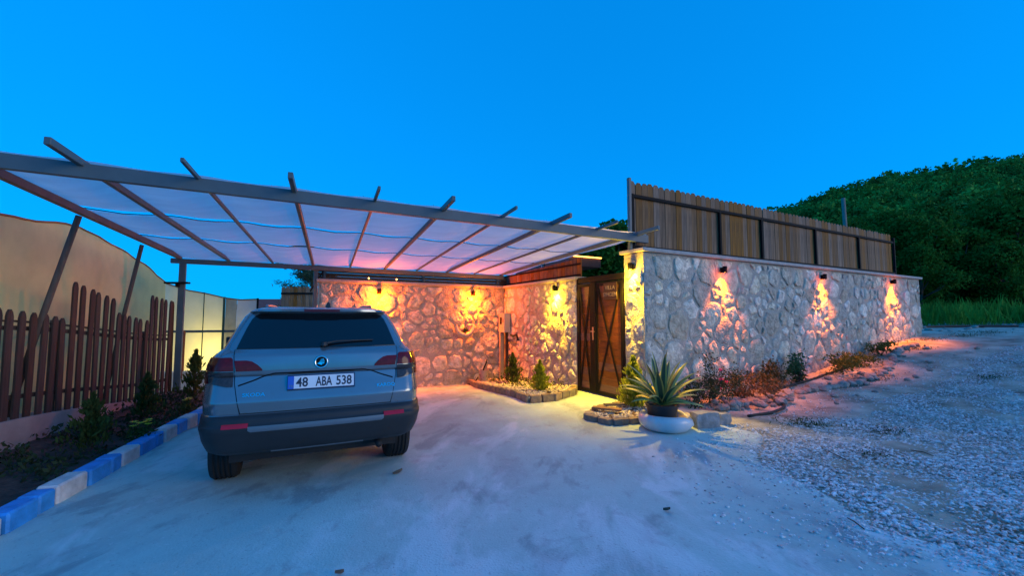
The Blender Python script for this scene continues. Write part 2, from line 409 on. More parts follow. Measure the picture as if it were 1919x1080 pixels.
def wall_face(root, O, A, Nn, L, z0, z1, size, seed, gap=.024, bulge=.023, ground_cut=False, res=.05):
    """O start of the face on plan, A along, Nn outward"""
    O, A, Nn = Vector(O), Vector(A), Vector(Nn)
    to_w = lambda x, d_, z: O + A * x + Nn * d_ + Vector((0, 0, z))
    sd_ = seed * 3.3
    nu, nv = max(2, int(L / res)), int((z1 - z0) / res)
    mb = MB().grid(lambda i, j: to_w(i * L, .014 * mnoise.noise(Vector((i * L * 5 + sd_, j * (z1 - z0) * 5, sd_))) + .008 * mnoise.noise(Vector((i * L * 16 + sd_, j * (z1 - z0) * 16, sd_))), z0 + j * (z1 - z0)), nu, nv)
    mb.build('mortar_face', M_mortar, root, smooth=True)
    cells, rd = stone_cells(L, z0, z1 - .01, size, seed)
    for poly in cells:
        cx = sum(p[0] for p in poly) / len(poly); cz = sum(p[1] for p in poly) / len(poly)
        if ground_cut:
            q = O + A * cx
            if cz < gz(q.x + Nn.x * .2, q.y + Nn.y * .2) - .22: continue
        r = stone_mesh(poly, rd, gap * rd.uniform(.7, 1.6), bulge * rd.uniform(.6, 1.35), to_w)
        if r: MB().add(*r).build('stone', M_stone, root, sharp=38)
UG = 5.17                                  # plane of the gate and the side wall
# back wall
bw = thing('stone_wall', P(.79, 9.73), 'rubble stone wall behind the carport, facing the car, with two orange lamps', 'stone wall')
MB().box(P(2.98, 9.93, .93), 4.36, .36, 2.46, AU, AW).build('core', M_mortar, bw)
wall_face(bw, P(.79, 9.73), AU, -AW, 4.37, -.36, 2.16, .29, 3)
MB().box(P(2.96, 9.90, 2.19), 4.46, .46, .06, AU, AW).build('coping', M_coping, bw, bevel=.008)
# side wall
sw = thing('stone_wall', P(UG, 8.2), 'short rubble stone wall running from the gate back to the corner with the meter box', 'stone wall')
MB().box(P(UG + .2, 8.41, .93), .36, 3.36, 2.46, AU, AW).build('core', M_mortar, sw)
wall_face(sw, P(UG, 9.73), -AW, -AU, 3.02, -.36, 2.16, .27, 5)
wall_face(sw, P(UG, 6.71), AU, -AW, .36, -.1, 2.16, .26, 6)
MB().box(P(UG + .18, 8.36, 2.19), .48, 3.36, .06, AU, AW).build('coping', M_coping, sw, bevel=.008)
# right wall with its short return beside the gate
rw = thing('stone_wall', P(5.2, 4.96), 'long pale rubble stone wall on the rising ground right of the gate, board fence on top', 'stone wall')
RL = 10.75
MB().box(P(UG + RL / 2, 5.175, 1.2), RL - .02, .39, 2.56, AU, AW).build('core', M_mortar, rw)
wall_face(rw, P(UG, 4.96), AU, -AW, RL, -.15, 2.48, .285, 11, ground_cut=True)
wall_face(rw, P(UG, 5.39), -AW, -AU, .43, -.1, 2.48, .28, 12, ground_cut=True)
wall_face(rw, P(UG + RL, 4.96), AW, AU, .43, .5, 2.48, .28, 13)
MB().box(P(UG + RL / 2, 5.17, 2.515), RL + .12, .56, .06, AU, AW).build('coping', M_coping, rw, bevel=.008)

# ------------------------------------------------------------------ board fence on the right wall
def pointed(w, h, t, tip):
    mb = MB(); mb.prism([(-w / 2, -t / 2, 0), (w / 2, -t / 2, 0), (w / 2, -t / 2, h - tip), (w * .2, -t / 2, h), (-w * .2, -t / 2, h), (-w / 2, -t / 2, h - tip)], (0, t, 0)); return mb
bf = thing('board_fence', P(5.2, 5.2, 2.545), 'tall close-boarded brown fence with black steel frame on top of the long stone wall', 'fence')
FW = 5.24
src = pointed(.138, 1.16, .022, .05).build('board', M_board, bf)
N = 70
for i in range(N):
    u = 5.24 + i * .1412
    loc = P(u + random.uniform(-.003, .003), FW + random.uniform(0, .008), 2.575 + random.uniform(-.012, .012)) - bf.location
    o = src if i == 0 else share(src, 'board', bf)
    o.location = loc; o.rotation_euler = (0, random.uniform(-.006, .006), TH)
    if i == 0: src.data.transform(Matrix.Translation(bf.location))          # mesh was shifted to the root; centre it on the board
fe = 5.24 + N * .1412
for z in (2.60, 3.47): MB().beam(P(5.17, FW - .035, z), P(fe - .02, FW - .035, z + .04), .04, .05).build('rail', M_black, bf)
for u in (5.2, 7.5, 8.87, 11.0, 13.1): MB().box(P(u, FW - .037, 3.04), .05, .04, .92, AU, AW).build('upright', M_black, bf)
MB().box(P(5.14, FW - .03, 3.14), .055, .055, 1.25, AU, AW).build('end_post', M_steel, bf, bevel=.004)
MB().box(P(fe + .04, FW - .03, 3.1), .05, .05, 1.1, AU, AW).build('end_post', M_black, bf)

# plank screen under the carport roof on the back wall and the side wall
ps = thing('plank_screen', P(2.9, 9.9, 2.22), 'dark horizontal plank screen between the back stone wall and the carport roof', 'screen')
for k, z in enumerate((2.265, 2.345, 2.425)): MB().box(P(3.2, 9.93 + .004 * k, z), 4.9, .022, .074, AU, AW).build('plank', M_plank, ps)
for z in (2.245, 2.36): MB().box(P(2.97, 9.885, z), 4.34, .03, .03, AU, AW).build('rail', M_steel, ps)
for u in (.9, 3.06, 5.02): MB().box(P(u, 9.86, 2.345), .05, .04, .25, AU, AW).build('upright', M_steel, ps)
pf = thing('plank_screen', P(5.35, 8.3, 2.22), 'brown upright plank screen along the top of the short side wall', 'screen')
for k in range(26): MB().box(P(UG + .16, 6.82 + k * .137, 2.415 - .0026 * k + random.uniform(-.004, .004)), .022, .13, .39 - .0052 * k, AU, AW).build('plank', M_board, pf)
for z in (2.27, 2.49): MB().box(P(UG + .135, 8.46, z), .025, 3.4, .03, AU, AW).build('rail', M_black, pf)

# ------------------------------------------------------------------ gate
gt = thing('gate', P(UG, 6.05), 'brown timber double gate with black steel frame and crossed braces, a name sign on it', 'gate')
GN = -AU
def gate_leaf(w0, w1, zb, zt, handle):
    leaf = MB(); t = .06
    for w in (w0 + t / 2, w1 - t / 2): leaf.box(P(UG + .02, w, (zb + zt) / 2), .05, t, zt - zb, AU, AW)
    for z in (zb + t / 2, zt - t / 2): leaf.box(P(UG + .02, (w0 + w1) / 2, z), .048, (w1 - w0) - 2 * t - .002, t, AU, AW)
    lf = leaf.build('gate_leaf', M_black, gt, bevel=.003)
    nz_ = 15; hh = (zt - zb - 2 * t) / nz_
    for k in range(nz_): MB().box(P(UG + .026, (w0 + w1) / 2, zb + t + hh * (k + .5)), .018, w1 - w0 - 2 * t, hh - .004, AU, AW).build('plank', M_door, lf)
    for sgn in (1, -1):
        a = P(UG + .004 - .004 * sgn, w0 + t if sgn > 0 else w1 - t, zb + t); b = P(UG + .004 - .004 * sgn, w1 - t if sgn > 0 else w0 + t, zt - t)
        MB().beam(a, b, .008, .042, AU.cross((b - a).normalized())).build('brace', M_black, lf)
    return lf
lf1 = gate_leaf(6.25, 6.68, .03, 2.06, False)
lf2 = gate_leaf(5.44, 6.17, .03, 2.06, True)
gf = MB()
gf.box(P(UG + .03, 6.695, 1.09), .06, .03, 2.18, AU, AW); gf.box(P(UG + .03, 5.415, 1.09), .06, .05, 2.18, AU, AW)
gf.box(P(UG + .03, 6.055, 2.13), .062, 1.23, .11, AU, AW); gf.box(P(UG + .012, 6.21, 1.05), .06, .13, 2.04, AU, AW)
gf.build('gate_frame', M_black, gt, bevel=.004)
hb = MB().box(P(UG - .025, 6.2, 1.12), .012, .035, .24, AU, AW); hb.tube([P(UG - .03, 6.2, 1.16), P(UG - .075, 6.2, 1.16), P(UG - .078, 6.1, 1.16)], .009); hb.build('handle', M_brass, gt)
sg = MB().box(P(UG - .012, 5.73, 1.88), .02, .34, .30, AU, AW).build('name_sign', mat('sign_board', (.035, .018, .012), .6), gt, bevel=.003)
M_letter = mat('sign_letter', (.24, .18, .15), .6)
for s, z in (('VILLA', 1.94), ('SIMGEM', 1.82)):
    me = text_mesh(s, .10, .003, .001); me.transform(frame_mx(P(UG - .026, 5.73, z), -AW, AZ, -AU)); link_mesh('lettering', me, M_letter, sg)

# ------------------------------------------------------------------ carport
cp = thing('carport', P(1.9, 7.4), 'grey steel carport frame with white cloth roof over the parked car', 'carport')
W0, W1 = 5.10, 9.73; ZF, ZB = 2.79, 2.50
MB().beam(P(-2.75, W0, 2.725), P(5.42, W0, 2.725), .06, .13).build('front_beam', M_steel, cp, bevel=.004)
MB().beam(P(-1.68, W1 - .03, 2.445), P(5.12, W1 - .03, 2.445), .06, .09).build('back_beam', M_steel, cp, bevel=.004)
ru = lambda k, t: (-1.54 + .84 * k) * (1 - t) + (-.81 + .735 * k) * t
def raf(k, t): return P(ru(k, t), W0 + (W1 - W0) * t, ZF + (ZB + .02 - ZF) * t)
for k in range(0, 9):
    a, b = raf(k, -.10), raf(k, 1.01); thin = k in (1, 3, 5, 7)
    MB().beam(a, b, .030 if thin else .046, .042 if thin else .064).build('rafter', M_steel, cp, bevel=.004)
MB().beam(raf(-1, -.06), raf(-1, 1.0), .06, .085).build('side_beam', M_brownsteel, cp, bevel=.004)
def roof_row(t0, t1, gap0, gap1, nm):
    nu = 108
    def f(i, j):
        k = -1 + 9.35 * i; fr = k - math.floor(k)
        te = t0 + gap0 * (1 - i) ** 1.5; t = te + (t1 - gap1 * (1 - i) ** 1.5 - te) * j
        p = raf(k, t); sag = .030 * math.sin(math.pi * fr) ** 2 * math.sin(math.pi * (t - t0) / (t1 - t0)) + .016 * math.sin(math.pi * fr) ** 2
        p.z += .048 * (1 - sstep(.88, 1.0, t)) - sag + .004 * mnoise.noise(Vector((k * 3, t * 9, 1)))
        return p
    MB().grid(f, nu, 14).build(nm, M_roof, cp, smooth=True)
roof_row(.01, .383, 0, .020, 'roof_cloth'); roof_row(.386, .668, .016, .014, 'roof_cloth'); roof_row(.671, 1.012, .016, 0, 'roof_cloth')
for t in (.385, .67): MB().tube([raf(-1 + 9.35 * i / 40, t) + Vector((0, 0, .045 - .03 * math.sin(math.pi * ((-1 + 9.35 * i / 40) % 1)) ** 2)) for i in range(41)], .006, 5).build('roof_cord', M_black, cp)
def post(x, y, zb, zt, s=.1, m=M_steel, nm='post'): MB().box((x, y, (zb + zt) / 2), s, s, zt - zb, AU, AW).build(nm, m, cp, bevel=.005)
pp = P(-1.50, W1 - .02); post(pp.x, pp.y, -.25, 2.40)
pq = P(.72, W1 + .02); post(pq.x, pq.y, -.3, 2.40, .08)
MB().beam(P(.62, W1, 1.95), P(.86, W1 - .01, 2.39), .025, .025).build('brace', M_black, cp)
MB().tube([(-5.36, 4.57, .2), (-5.20, 4.73, 1.4), (-5.03, 4.89, 2.60)], .030, 8).build('leaning_pole', M_pole, cp, smooth=True)
MB().tube([(-5.86, 6.22, .2), (-5.69, 6.26, 1.4), (-5.52, 6.31, 2.50)], .026, 8).build('leaning_pole', M_pole, cp, smooth=True)
fl = thing('floodlight', (pp.x - .05, pp.y - .08, 2.03), 'flat black floodlight bar fixed across the carport corner post', 'floodlight')
MB().box((pp.x - .02, pp.y - .09, 2.04), .42, .08, .035, Vector((1, .05, 0)).normalized()).build('lamp_head', M_black, fl, bevel=.008)
MB().box((pp.x - .02, pp.y - .07, 2.0), .05, .06, .07).build('bracket', M_black, fl)
for nm, (px, u, w) in {'a': (676, 1.75, 9.55), 'b': (738, 2.35, 9.55)}.items():
    q = P(u, w, 2.40)
    b_ = thing('string_bulb', q, ('small warm bulb hanging under the carport roof, the one nearer the car' if nm == 'a' else 'small warm bulb hanging under the carport roof, the one nearer the meter box'), 'light bulb', 'bulbs under the carport roof')
    MB().tube([q, q - Vector((0, 0, .12))], .004, 5).build('cord', M_black, b_)
    MB().lathe([(.0, -.16), (.013, -.15), (.016, -.137), (.009, -.12), (0, -.118)], q, 10).build('bulb', mat('warm_bulb', (1, .7, .3), emit=(1, .55, .12), estr=6), b_, smooth=True)

# ------------------------------------------------------------------ wall lamps
def wall_lamp(q, nrm, colr, power, label, spread=116, emit=(1, .8, .3), fill=0):
    n_ = Vector(nrm); t_ = thing('wall_lamp', q, label, 'wall lamp', 'downlights on the stone walls')
    c = q + n_ * .075; sd_ = n_.cross(AZ)
    MB().box(q + n_ * .02, .07, .035, .10, sd_, n_).build('back_plate', M_black, t_, bevel=.004)
    MB().box(q + n_ * .05, .03, .05, .025, sd_, n_).build('bracket', M_black, t_)
    MB().lathe([(.0, .065), (.036, .065), (.038, .06), (.038, -.05), (.034, -.05), (.033, -.03), (0, -.03)], c, 20).build('lamp_shade', M_black, t_, sharp=40)
    MB().lathe([(0, -.048), (.02, -.046), (.027, -.036), (.027, -.031)], c, 14).build('bulb', mat('bulb_' + label[:6], (1, .8, .5), emit=emit, estr=14), t_, smooth=True)
    L = bpy.data.lights.new('lamp_light', 'SPOT'); L.energy = power; L.color = colr; L.spot_size = R(spread); L.spot_blend = 1.0; L.shadow_soft_size = .012
    lo = bpy.data.objects.new('lamp_light', L); col.objects.link(lo); lo.parent = t_
    lo.location = (c - q) + Vector((0, 0, -.06)); dirn = Vector((0, 0, -1)) - n_ * .06
    lo.rotation_euler = (-dirn).to_track_quat('Z', 'Y').to_euler()
    if fill:
        F_ = bpy.data.lights.new('lamp_glow', 'POINT'); F_.energy = fill; F_.color = (1, .13, .002) if colr[1] < .4 else colr; F_.shadow_soft_size = .05
        fo = bpy.data.objects.new('lamp_glow', F_); col.objects.link(fo); fo.parent = t_; fo.location = (c - q) + n_ * .06 + Vector((0, 0, -.1))
YEL, ORA, DORA = (1, .56, .015), (1, .20, .0005), (1, .15, .0005)
wall_lamp(P(UG - .02, 5.16, 2.25), -AU, YEL, 520, 'yellow downlight on the wall end beside the gate, above the agave', fill=48)
wall_lamp(P(UG - .02, 7.35, 2.02), -AU, YEL, 480, 'yellow downlight on the short side wall left of the gate', fill=26)
wall_lamp(P(7.11, 4.94, 2.28), -AW, ORA, 440, 'orange downlight on the long wall, closest to the agave', 92, emit=(1, .6, .12), fill=4)
wall_lamp(P(10.6, 4.94, 2.31), -AW, ORA, 440, 'orange downlight on the long wall, middle of three', 92, emit=(1, .6, .12), fill=4)
wall_lamp(P(14.1, 4.94, 2.34), -AW, ORA, 640, 'orange downlight on the long wall, nearest the meadow', 96, emit=(1, .6, .12), fill=7)
wall_lamp(P(4.26, 9.71, 2.00), -AW, DORA, 360, 'orange downlight on the back wall above the crescent planter', emit=(1, .6, .12), fill=96)
wall_lamp(P(2.0, 9.71, 1.98), -AW, DORA, 360, 'orange downlight on the back wall just above the car roof', emit=(1, .6, .12), fill=96)

# ------------------------------------------------------------------ left side: low wall, picket fence, kerb, bed, shade cloth
def FL(y): return -3.70 - .303 * y                     # line of the picket fence
fd = Vector((-.303, 1, 0)).normalized(); fn = Vector((1, .303, 0)).normalized()
def pl_top(y): return .40 - (.40 - .10) * sstep(3.9, 7.8, y)
lw = MB()
lw.grid(lambda i, j: (lambda y: (FL(y) + (.0 if j < .5 else -.0), y, -.25 + (pl_top(y) + .25) * j))(1.5 + 6.2 * i), 30, 4)
lw.grid(lambda i, j: (lambda y: (FL(y) - .3 * j, y - .12 * j, pl_top(y)))(1.5 + 6.2 * i), 30, 2)
o = lw.build('low_wall', M_plaster); tag(o, 'low grey rendered wall under the picket fence', 'low wall')
pk = thing('picket_fence', (FL(5.6) - .06, 5.6, .3), 'brown picket fence with pointed slats stepping high and low on the low grey wall', 'fence')
widths = []
y = 2.6; i = 0; src_p = {}
while y < 7.75:
    d_ = (y - 4.13)
    if y < 5.05: h_ = 1.16 - .05 * (y - 4)
    elif y < 5.95: h_ = 1.58 - .12 * (y - 5.05)
    elif y < 6.85: h_ = 1.30 - .05 * (y - 5.95)
    else: h_ = 1.68 - .06 * (y - 6.85)
    mb = MB(); w_, t_ = .084, .02
    base = Vector((FL(y) - .05, y, pl_top(y) - .03)); lean = fd * random.uniform(-.02, .02) + fn * random.uniform(-.01, .01)
    prof = [(-.5, 0), (.5, 0), (.5, h_ - .075), (.36, h_ - .03), (.12, h_), (-.12, h_), (-.36, h_ - .03), (-.5, h_ - .075)]
    mb.prism([base + fd * (a * w_) + AZ * b + lean * b - fn * .01 for a, b in prof], fn * t_)
    mb.build('picket', M_picket, pk); y += .145 * random.uniform(.94, 1.06)
for zo in (.22, .93, 1.0):
    mb = MB(); ys_ = np.linspace(2.5, 7.75, 12)
    for a, b in zip(ys_[:-1], ys_[1:]): mb.beam((FL(a) - .09, a, pl_top(a) + zo), (FL(b) - .09, b, pl_top(b) + zo + .0), .03, .045 if zo != 1.0 else .02)
    mb.build('rail', M_picket, pk)
for y in (3.2, 5.0, 6.85): MB().box((FL(y) - .12, y, pl_top(y) + .5), .06, .06, 1.1, fd, fn).build('fence_post', M_brownsteel, pk)
# kerb of painted blocks
kb = bpy.data.objects.new('kerb', None)
col.objects.link(kb); kb.location = (-3.7, 4, 0); WM[kb.name] = Matrix.Translation((-3.7, 4, 0)); tag(kb, 'low kerb of blocks painted blue and white in turn beside the planting bed', kind='structure')
def KX(y): return -2.42 - .305 * y
kd = Vector((-.305, 1, 0)).normalized(); kn = Vector((1, .305, 0)).normalized()
y = 1.05; seq = [('b', .42), ('w', .34), ('b', .33), ('b', .15)]; seq = [('b', .38), ('b', .2), ('w', .34)]
bl = [('b', .28), ('b', .17), ('w', .35), ('b', .33), ('b', .17), ('w', .5), ('b', .28), ('b', .17), ('w', .35), ('b', .30), ('b', .17), ('w', .31), ('b', .30), ('b', .17), ('w', .32), ('b', .28), ('w', .29), ('b', .30), ('w', .30), ('b', .3), ('w', .3)]
y = 1.08
for c_, L_ in bl:
    c = Vector((KX(y + L_ / 2), y + L_ / 2, .055 + random.uniform(-.006, .006))) - kn * (.075 + random.uniform(-.006, .006))
    a = random.uniform(-.02, .02); kd2 = (kd + kn * a).normalized(); kn2 = (kn - kd * a).normalized()
    mb = MB().box(c, L_ - .012, .145, .175, kd2, kn2); mb.build('kerb_block', M_blue if c_ == 'b' else M_kwhite, kb, bevel=.014); y += L_
# soil of the bed
def soil_z(x, y): return .06 + .05 * sstep(-.5, -1.3, x - KX(y)) + .025 * mnoise.noise(Vector((x * 4, y * 4, 5))) + .012 * mnoise.noise(Vector((x * 15, y * 15, 5)))
mb = MB().grid(lambda i, j: (lambda y: (lambda x: (x, y, soil_z(x, y)))((KX(y) - .13) * (1 - i) + (FL(y) + .003) * i))(1.0 + 6.9 * j), 30, 110)
o = mb.build('flower_bed', M_soil, smooth=True); tag(o, 'dark soil of the planting bed between kerb and fence', kind='structure')
# shade cloths
top = [(2.2, 2.35), (3.6, 2.50), (4.68, 2.55), (6.02, 2.72), (7.0, 2.62), (8.06, 2.46), (8.7, 2.28), (9.2, 2.16)]
sc_ = thing('shade_screen', (-6.6, 6.5, 0), 'tall tan shade cloth windbreak stretched behind the picket fence', 'windbreak')
def tarp(i, j):
    y = 2.2 + 7.0 * i; zt = float(np.interp(y, [a for a, b in top], [b for a, b in top])); zb = -.15
    z = zb + (zt - zb) * j
    x = -3.72 - .41 * y + .05 * mnoise.noise(Vector((y * 1.1, z * .8, 2))) + .015 * mnoise.noise(Vector((y * 5, z * 2, 2)))
    return (x, y, z + (0.012 * math.sin(y * 7) * (1 if j == 1 else 0)))
MB().grid(tarp, 110, 30).build('cloth', M_tarp, sc_, smooth=True)
MB().tube([Vector(tarp(i / 40, 1)) for i in range(41)], .014, 6).build('hem', mat('cloth_hem', (.30, .13, .05), .9), sc_)
for y in (2.6, 4.4, 6.6, 8.6): MB().tube([(-3.80 - .41 * y, y, -.2), (-3.80 - .41 * y, y, float(np.interp(y, [a for a, b in top], [b for a, b in top])) - .02)], .025, 6).build('pole', M_pole, sc_)
ss = thing('shade_screen', (-6.4, 9.6, 0), 'pale cream shade cloth screen on thin poles beyond the carport post', 'windbreak')
pa, pb = Vector((-7.50, 9.25, 0)), Vector((-5.77, 9.72, 0)); pdv = (pb - pa)
def zt2(i): return float(np.interp(i, [-.2, 0, .226, .41, .63, .8, 1.0], [2.2, 2.15, 2.01, 1.95, 1.85, 1.81, 1.83]))
def pale(i0, i1, zb):
    def f(i, j):
        s_ = i0 + (i1 - i0) * i; p = pa + pdv * s_; z = zb + (zt2(s_) - zb) * j
        p = p + Vector((.25, -.9, 0)) * (.025 * mnoise.noise(Vector((s_ * 6, z * 1.2, 8)))); p.z = z; return p
    return f
MB().grid(pale(-.03, .63, .26), 40, 16).build('cloth', M_pale, ss, smooth=True)
MB().grid(pale(.633, .76, .26), 8, 16).build('cloth_strip', mat('grey_tan_cloth', (.36, .33, .27), .9, trans=.25), ss, smooth=True)
MB().grid(pale(.763, 1.0, .26), 14, 16).build('white_cloth', M_palegrey, ss, smooth=True)
MB().tube([pa + pdv * (i / 30) + Vector((0, -.012, zt2(i / 30))) for i in range(31)], .013, 6).build('hem', mat('cloth_hem', (.30, .13, .05)), ss)
M_gpole = mat('green_pole', (.03, .09, .06), .6)
for s_, m_, r_ in ((.412, M_gpole, .010), (.63, M_gpole, .024), (1.0, M_black, .022)): MB().tube([pa + pdv * s_ + Vector((.01, -.05, .1)), pa + pdv * s_ + Vector((.01, -.05, zt2(s_) + .02))], r_, 7).build('pole', m_, ss)
MB().beam(pa + pdv * .0 + Vector((0, -.045, 1.11)), pa + pdv * 1.0 + Vector((0, -.045, 1.11)), .03, .05).build('rail', M_steel, ss)
MB().tube([pa + pdv * .23 + Vector((0, -.07, .1)), pa + pdv * .23 + Vector((0, -.07, 1.12))], .03, 7).build('short_post', mat('rust_red_paint', (.25, .06, .03), .7), ss)
wb = MB().beam(pa - pdv * .05 + Vector((0, -.02, 0)), pb + pdv * .25 + Vector((0, -.02, 0)), .14, .52).build('low_wall', M_white, bevel=.01); tag(wb, 'low white plastered wall under the pale shade cloth', 'low wall')
gl = bpy.data.lights.new('garden_light', 'POINT'); gl.energy = 75; gl.color = (1, .86, .22); gl.shadow_soft_size = .06
gt_ = thing('garden_lamp', pa + pdv * .52 + Vector((-.2, .75, 0)), 'small yellow garden lamp glowing through the pale shade cloth', 'garden lamp')
MB().tube([gt_.location, gt_.location + Vector((0, 0, .42))], .02, 7).build('stem', M_black, gt_); MB().lathe([(0, .42), (.05, .43), (.06, .50), (.05, .56), (0, .58)], gt_.location, 12).build('globe', mat('lamp_globe', (1, .9, .4), emit=(1, .85, .2), estr=4), gt_, smooth=True)
glo = bpy.data.objects.new('garden_light', gl); col.objects.link(glo); glo.parent = gt_; glo.location = (0.02, -.12, .55)

# ------------------------------------------------------------------ plants
def conifer(q, h, rad, label, m, n=900, seed=1, name='young_conifer', loose=.25, group=None):
    r_ = np.random.default_rng(seed); t_ = thing(name, q, label, 'shrub', group)
    MB().tube([q, Vector(q) + Vector((0, 0, h * .8))], [.012 + h * .01, .004], 6).build('stem', M_bark, t_)
    tz = r_.random(n) ** .8; prof = np.clip((1 - tz) ** .75 * (.25 + np.minimum(1, tz * 6) * .75), .02, 1) * rad
    clump = .72 + .45 * np.sin(r_.random(n) * 1 + np.floor(tz * 9) * 2.1 + 0) * loose * 2
    a = r_.random(n) * 2 * np.pi; bumps = 1 + .28 * np.sin(a * 5 + tz * 17) + .18 * np.sin(a * 3 - tz * 9)
    rr = prof * bumps * np.sqrt(r_.random(n)) * clump * 1.25
    C = np.stack([np.cos(a) * rr, np.sin(a) * rr, .03 + tz * h * (1 - .12 * (rr / rad))], 1) + np.array(q)
    D = np.stack([np.cos(a) * .55, np.sin(a) * .55, np.full(n, 1.0)], 1)
    v, f = leaf_cloud(C, r_.uniform(.05, .10, n) * (h / .6) ** .5, D, asp=3.2, jitter=.3)
    np_mesh('foliage', v, f, m, t_); return t_
conifer(Vector((-4.3, 4.45, .09)), .52, .22, 'feathery young conifer nearest the camera in the left planting bed', M_green, 1000, 2, loose=.5)
conifer(Vector((-4.85, 5.75, .10)), .55, .20, 'young conifer in the middle of the left planting bed by the fence', M_green, 1000, 3, loose=.4)
conifer(Vector((-5.25, 7.15, .1)), .74, .24, 'young conifer at the far end of the left bed beside the carport post', M_green, 1000, 4, loose=.3)
def flower_clump(q, label, m, n=6, seed=1, hgt=.16, spread=.08, size=.022, leafn=160):
    rd = random.Random(seed); r_ = np.random.default_rng(seed); t_ = thing('flower', q, label, 'flowers'); st, pt = MB(), MB()
    for i in range(n):
        a = rd.uniform(0, 6.28); r = spread * math.sqrt(rd.random()); p = Vector(q) + Vector((r * math.cos(a), r * math.sin(a), hgt * rd.uniform(.8, 1.1)))
        st.tube([Vector(q) + Vector((r * .3 * math.cos(a), r * .3 * math.sin(a), 0)), p], .003, 4)
        for k in range(9):
            b = k * .698 + a; dx = Vector((math.cos(b), math.sin(b), .25)); s_ = Vector((-math.sin(b), math.cos(b), 0)) * size * .35
            pt.add([p, p + dx * size * .7 + s_, p + dx * size * 1.25, p + dx * size * .7 - s_], [(0, 1, 2, 3)])
        pt.lathe([(size * .4, 0), (size * .3, size * .3), (0, size * .4)], p, 7)
    st.build('stem', M_green, t_); pt.build('petals', m, t_)
    C = np.array(q) + r_.normal(size=(leafn, 3)) * np.array([spread * .8, spread * .8, hgt * .25]) + np.array([0, 0, hgt * .4])
    v, f = leaf_cloud(C, .05); np_mesh('leaves', v, f, M_green, t_)
flower_clump(Vector((-4.05, 4.75, .08)), 'yellow flowers in the left bed nearest the camera', M_petal, 7, 3, hgt=.2, size=.035)
flower_clump(Vector((-4.55, 6.05, .09)), 'yellow flowers in the left bed between the two far conifers', M_petal, 7, 4, hgt=.2, size=.035)
# low growth over the bed: nobody could count it
n = 5200; yy = rng.uniform(1.2, 7.6, n); tt = rng.random(n) * .92 + .04
xx = (KXv := (-2.42 - .305 * yy) - .17) * (1 - tt) + (-3.70 - .303 * yy) * tt
keep = np.array([mnoise.noise(Vector((a * 2.2, b * 2.2, 9))) > -.08 + .35 * max(0, 3.9 - b) for a, b in zip(xx, yy)]); xx, yy = xx[keep], yy[keep]
zz = np.array([soil_z(a, b) for a, b in zip(xx, yy)]); C = np.stack([xx, yy, zz + rng.random(len(xx)) ** 2 * .13], 1)
v, f = leaf_cloud(C, rng.uniform(.03, .075, len(C)), np.stack([rng.normal(size=len(C)), rng.normal(size=len(C)), np.full(len(C), 1.2)], 1), asp=2)
o = np_mesh('ground_cover', v, f, mat('bed_weeds', (.035, .06, .02), .85, var=.5, vscale=5, trans=.2)); tag(o, 'low dark weeds over the soil of the left bed', kind='stuff')

# ---- stone-edged beds by the gate
def rough_block(name, c, L_, W_, H_, ax, m, parent, amp=.012, seed=0):
    ay = AZ.cross(ax); bm = bmesh.new(); bmesh.ops.create_cube(bm, size=1)
    bmesh.ops.subdivide_edges(bm, edges=bm.edges, cuts=1, use_grid_fill=True)
    for v in bm.verts:
        q = v.co; s_ = 1 - .10 * (abs(q.x * 2) ** 4 * abs(q.y * 2) ** 4 + abs(q.z * 2) ** 4 * abs(q.x * 2) ** 4) * .6
        p = Vector(c) + ax * (q.x * L_ * s_) + ay * (q.y * W_ * s_) + AZ * (q.z * H_ * s_)
        p += Vector((mnoise.noise(p * 9), mnoise.noise(p * 9 + Vector((5, 1, 2))), mnoise.noise(p * 9 + Vector((1, 7, 3))))) * amp
        v.co = p
    me = bpy.data.meshes.new(name); bm.to_mesh(me); bm.free(); return link_mesh(name, me, m, parent, False)
def edged_bed(pts, label, bh, name='raised_bed', fillc=None):
    c = sum(pts, Vector()) / len(pts); root = thing(name, Vector((c.x, c.y, gz(c.x, c.y))), label, 'raised bed')
    return root
def run_blocks(root, pts, bh, bl=.24, bw_=.10):
    for a, b in zip(pts[:-1], pts[1:]):
        L_ = (b - a).length; k = max(1, round(L_ / bl)); d_ = (b - a) / k; ax = d_.normalized()
        for i in range(k):
            p = a + d_ * (i + .5); p.z = gz(p.x, p.y) + bh / 2 - .015
            rough_block('edging_stone', p, d_.length - .012, bw_, bh + .03 + random.uniform(-.01, .01), ax, M_brick, root)
def fill_poly(root, pts, h, nm, m):
    me = MB(); c = sum(pts, Vector()) / len(pts); n = len(pts)
    def f(i, j):
        a = i * n; k = int(a) % n; t = a - int(a); p = pts[k].lerp(pts[(k + 1) % n], t); q = c.lerp(p, j)
        return (q.x, q.y, gz(q.x, q.y) + h + .02 * mnoise.noise(Vector((q.x * 6, q.y * 6, 0))) + .02 * (1 - j))
    me.grid(f, n * 8, 10).build(nm, m, root, smooth=True)
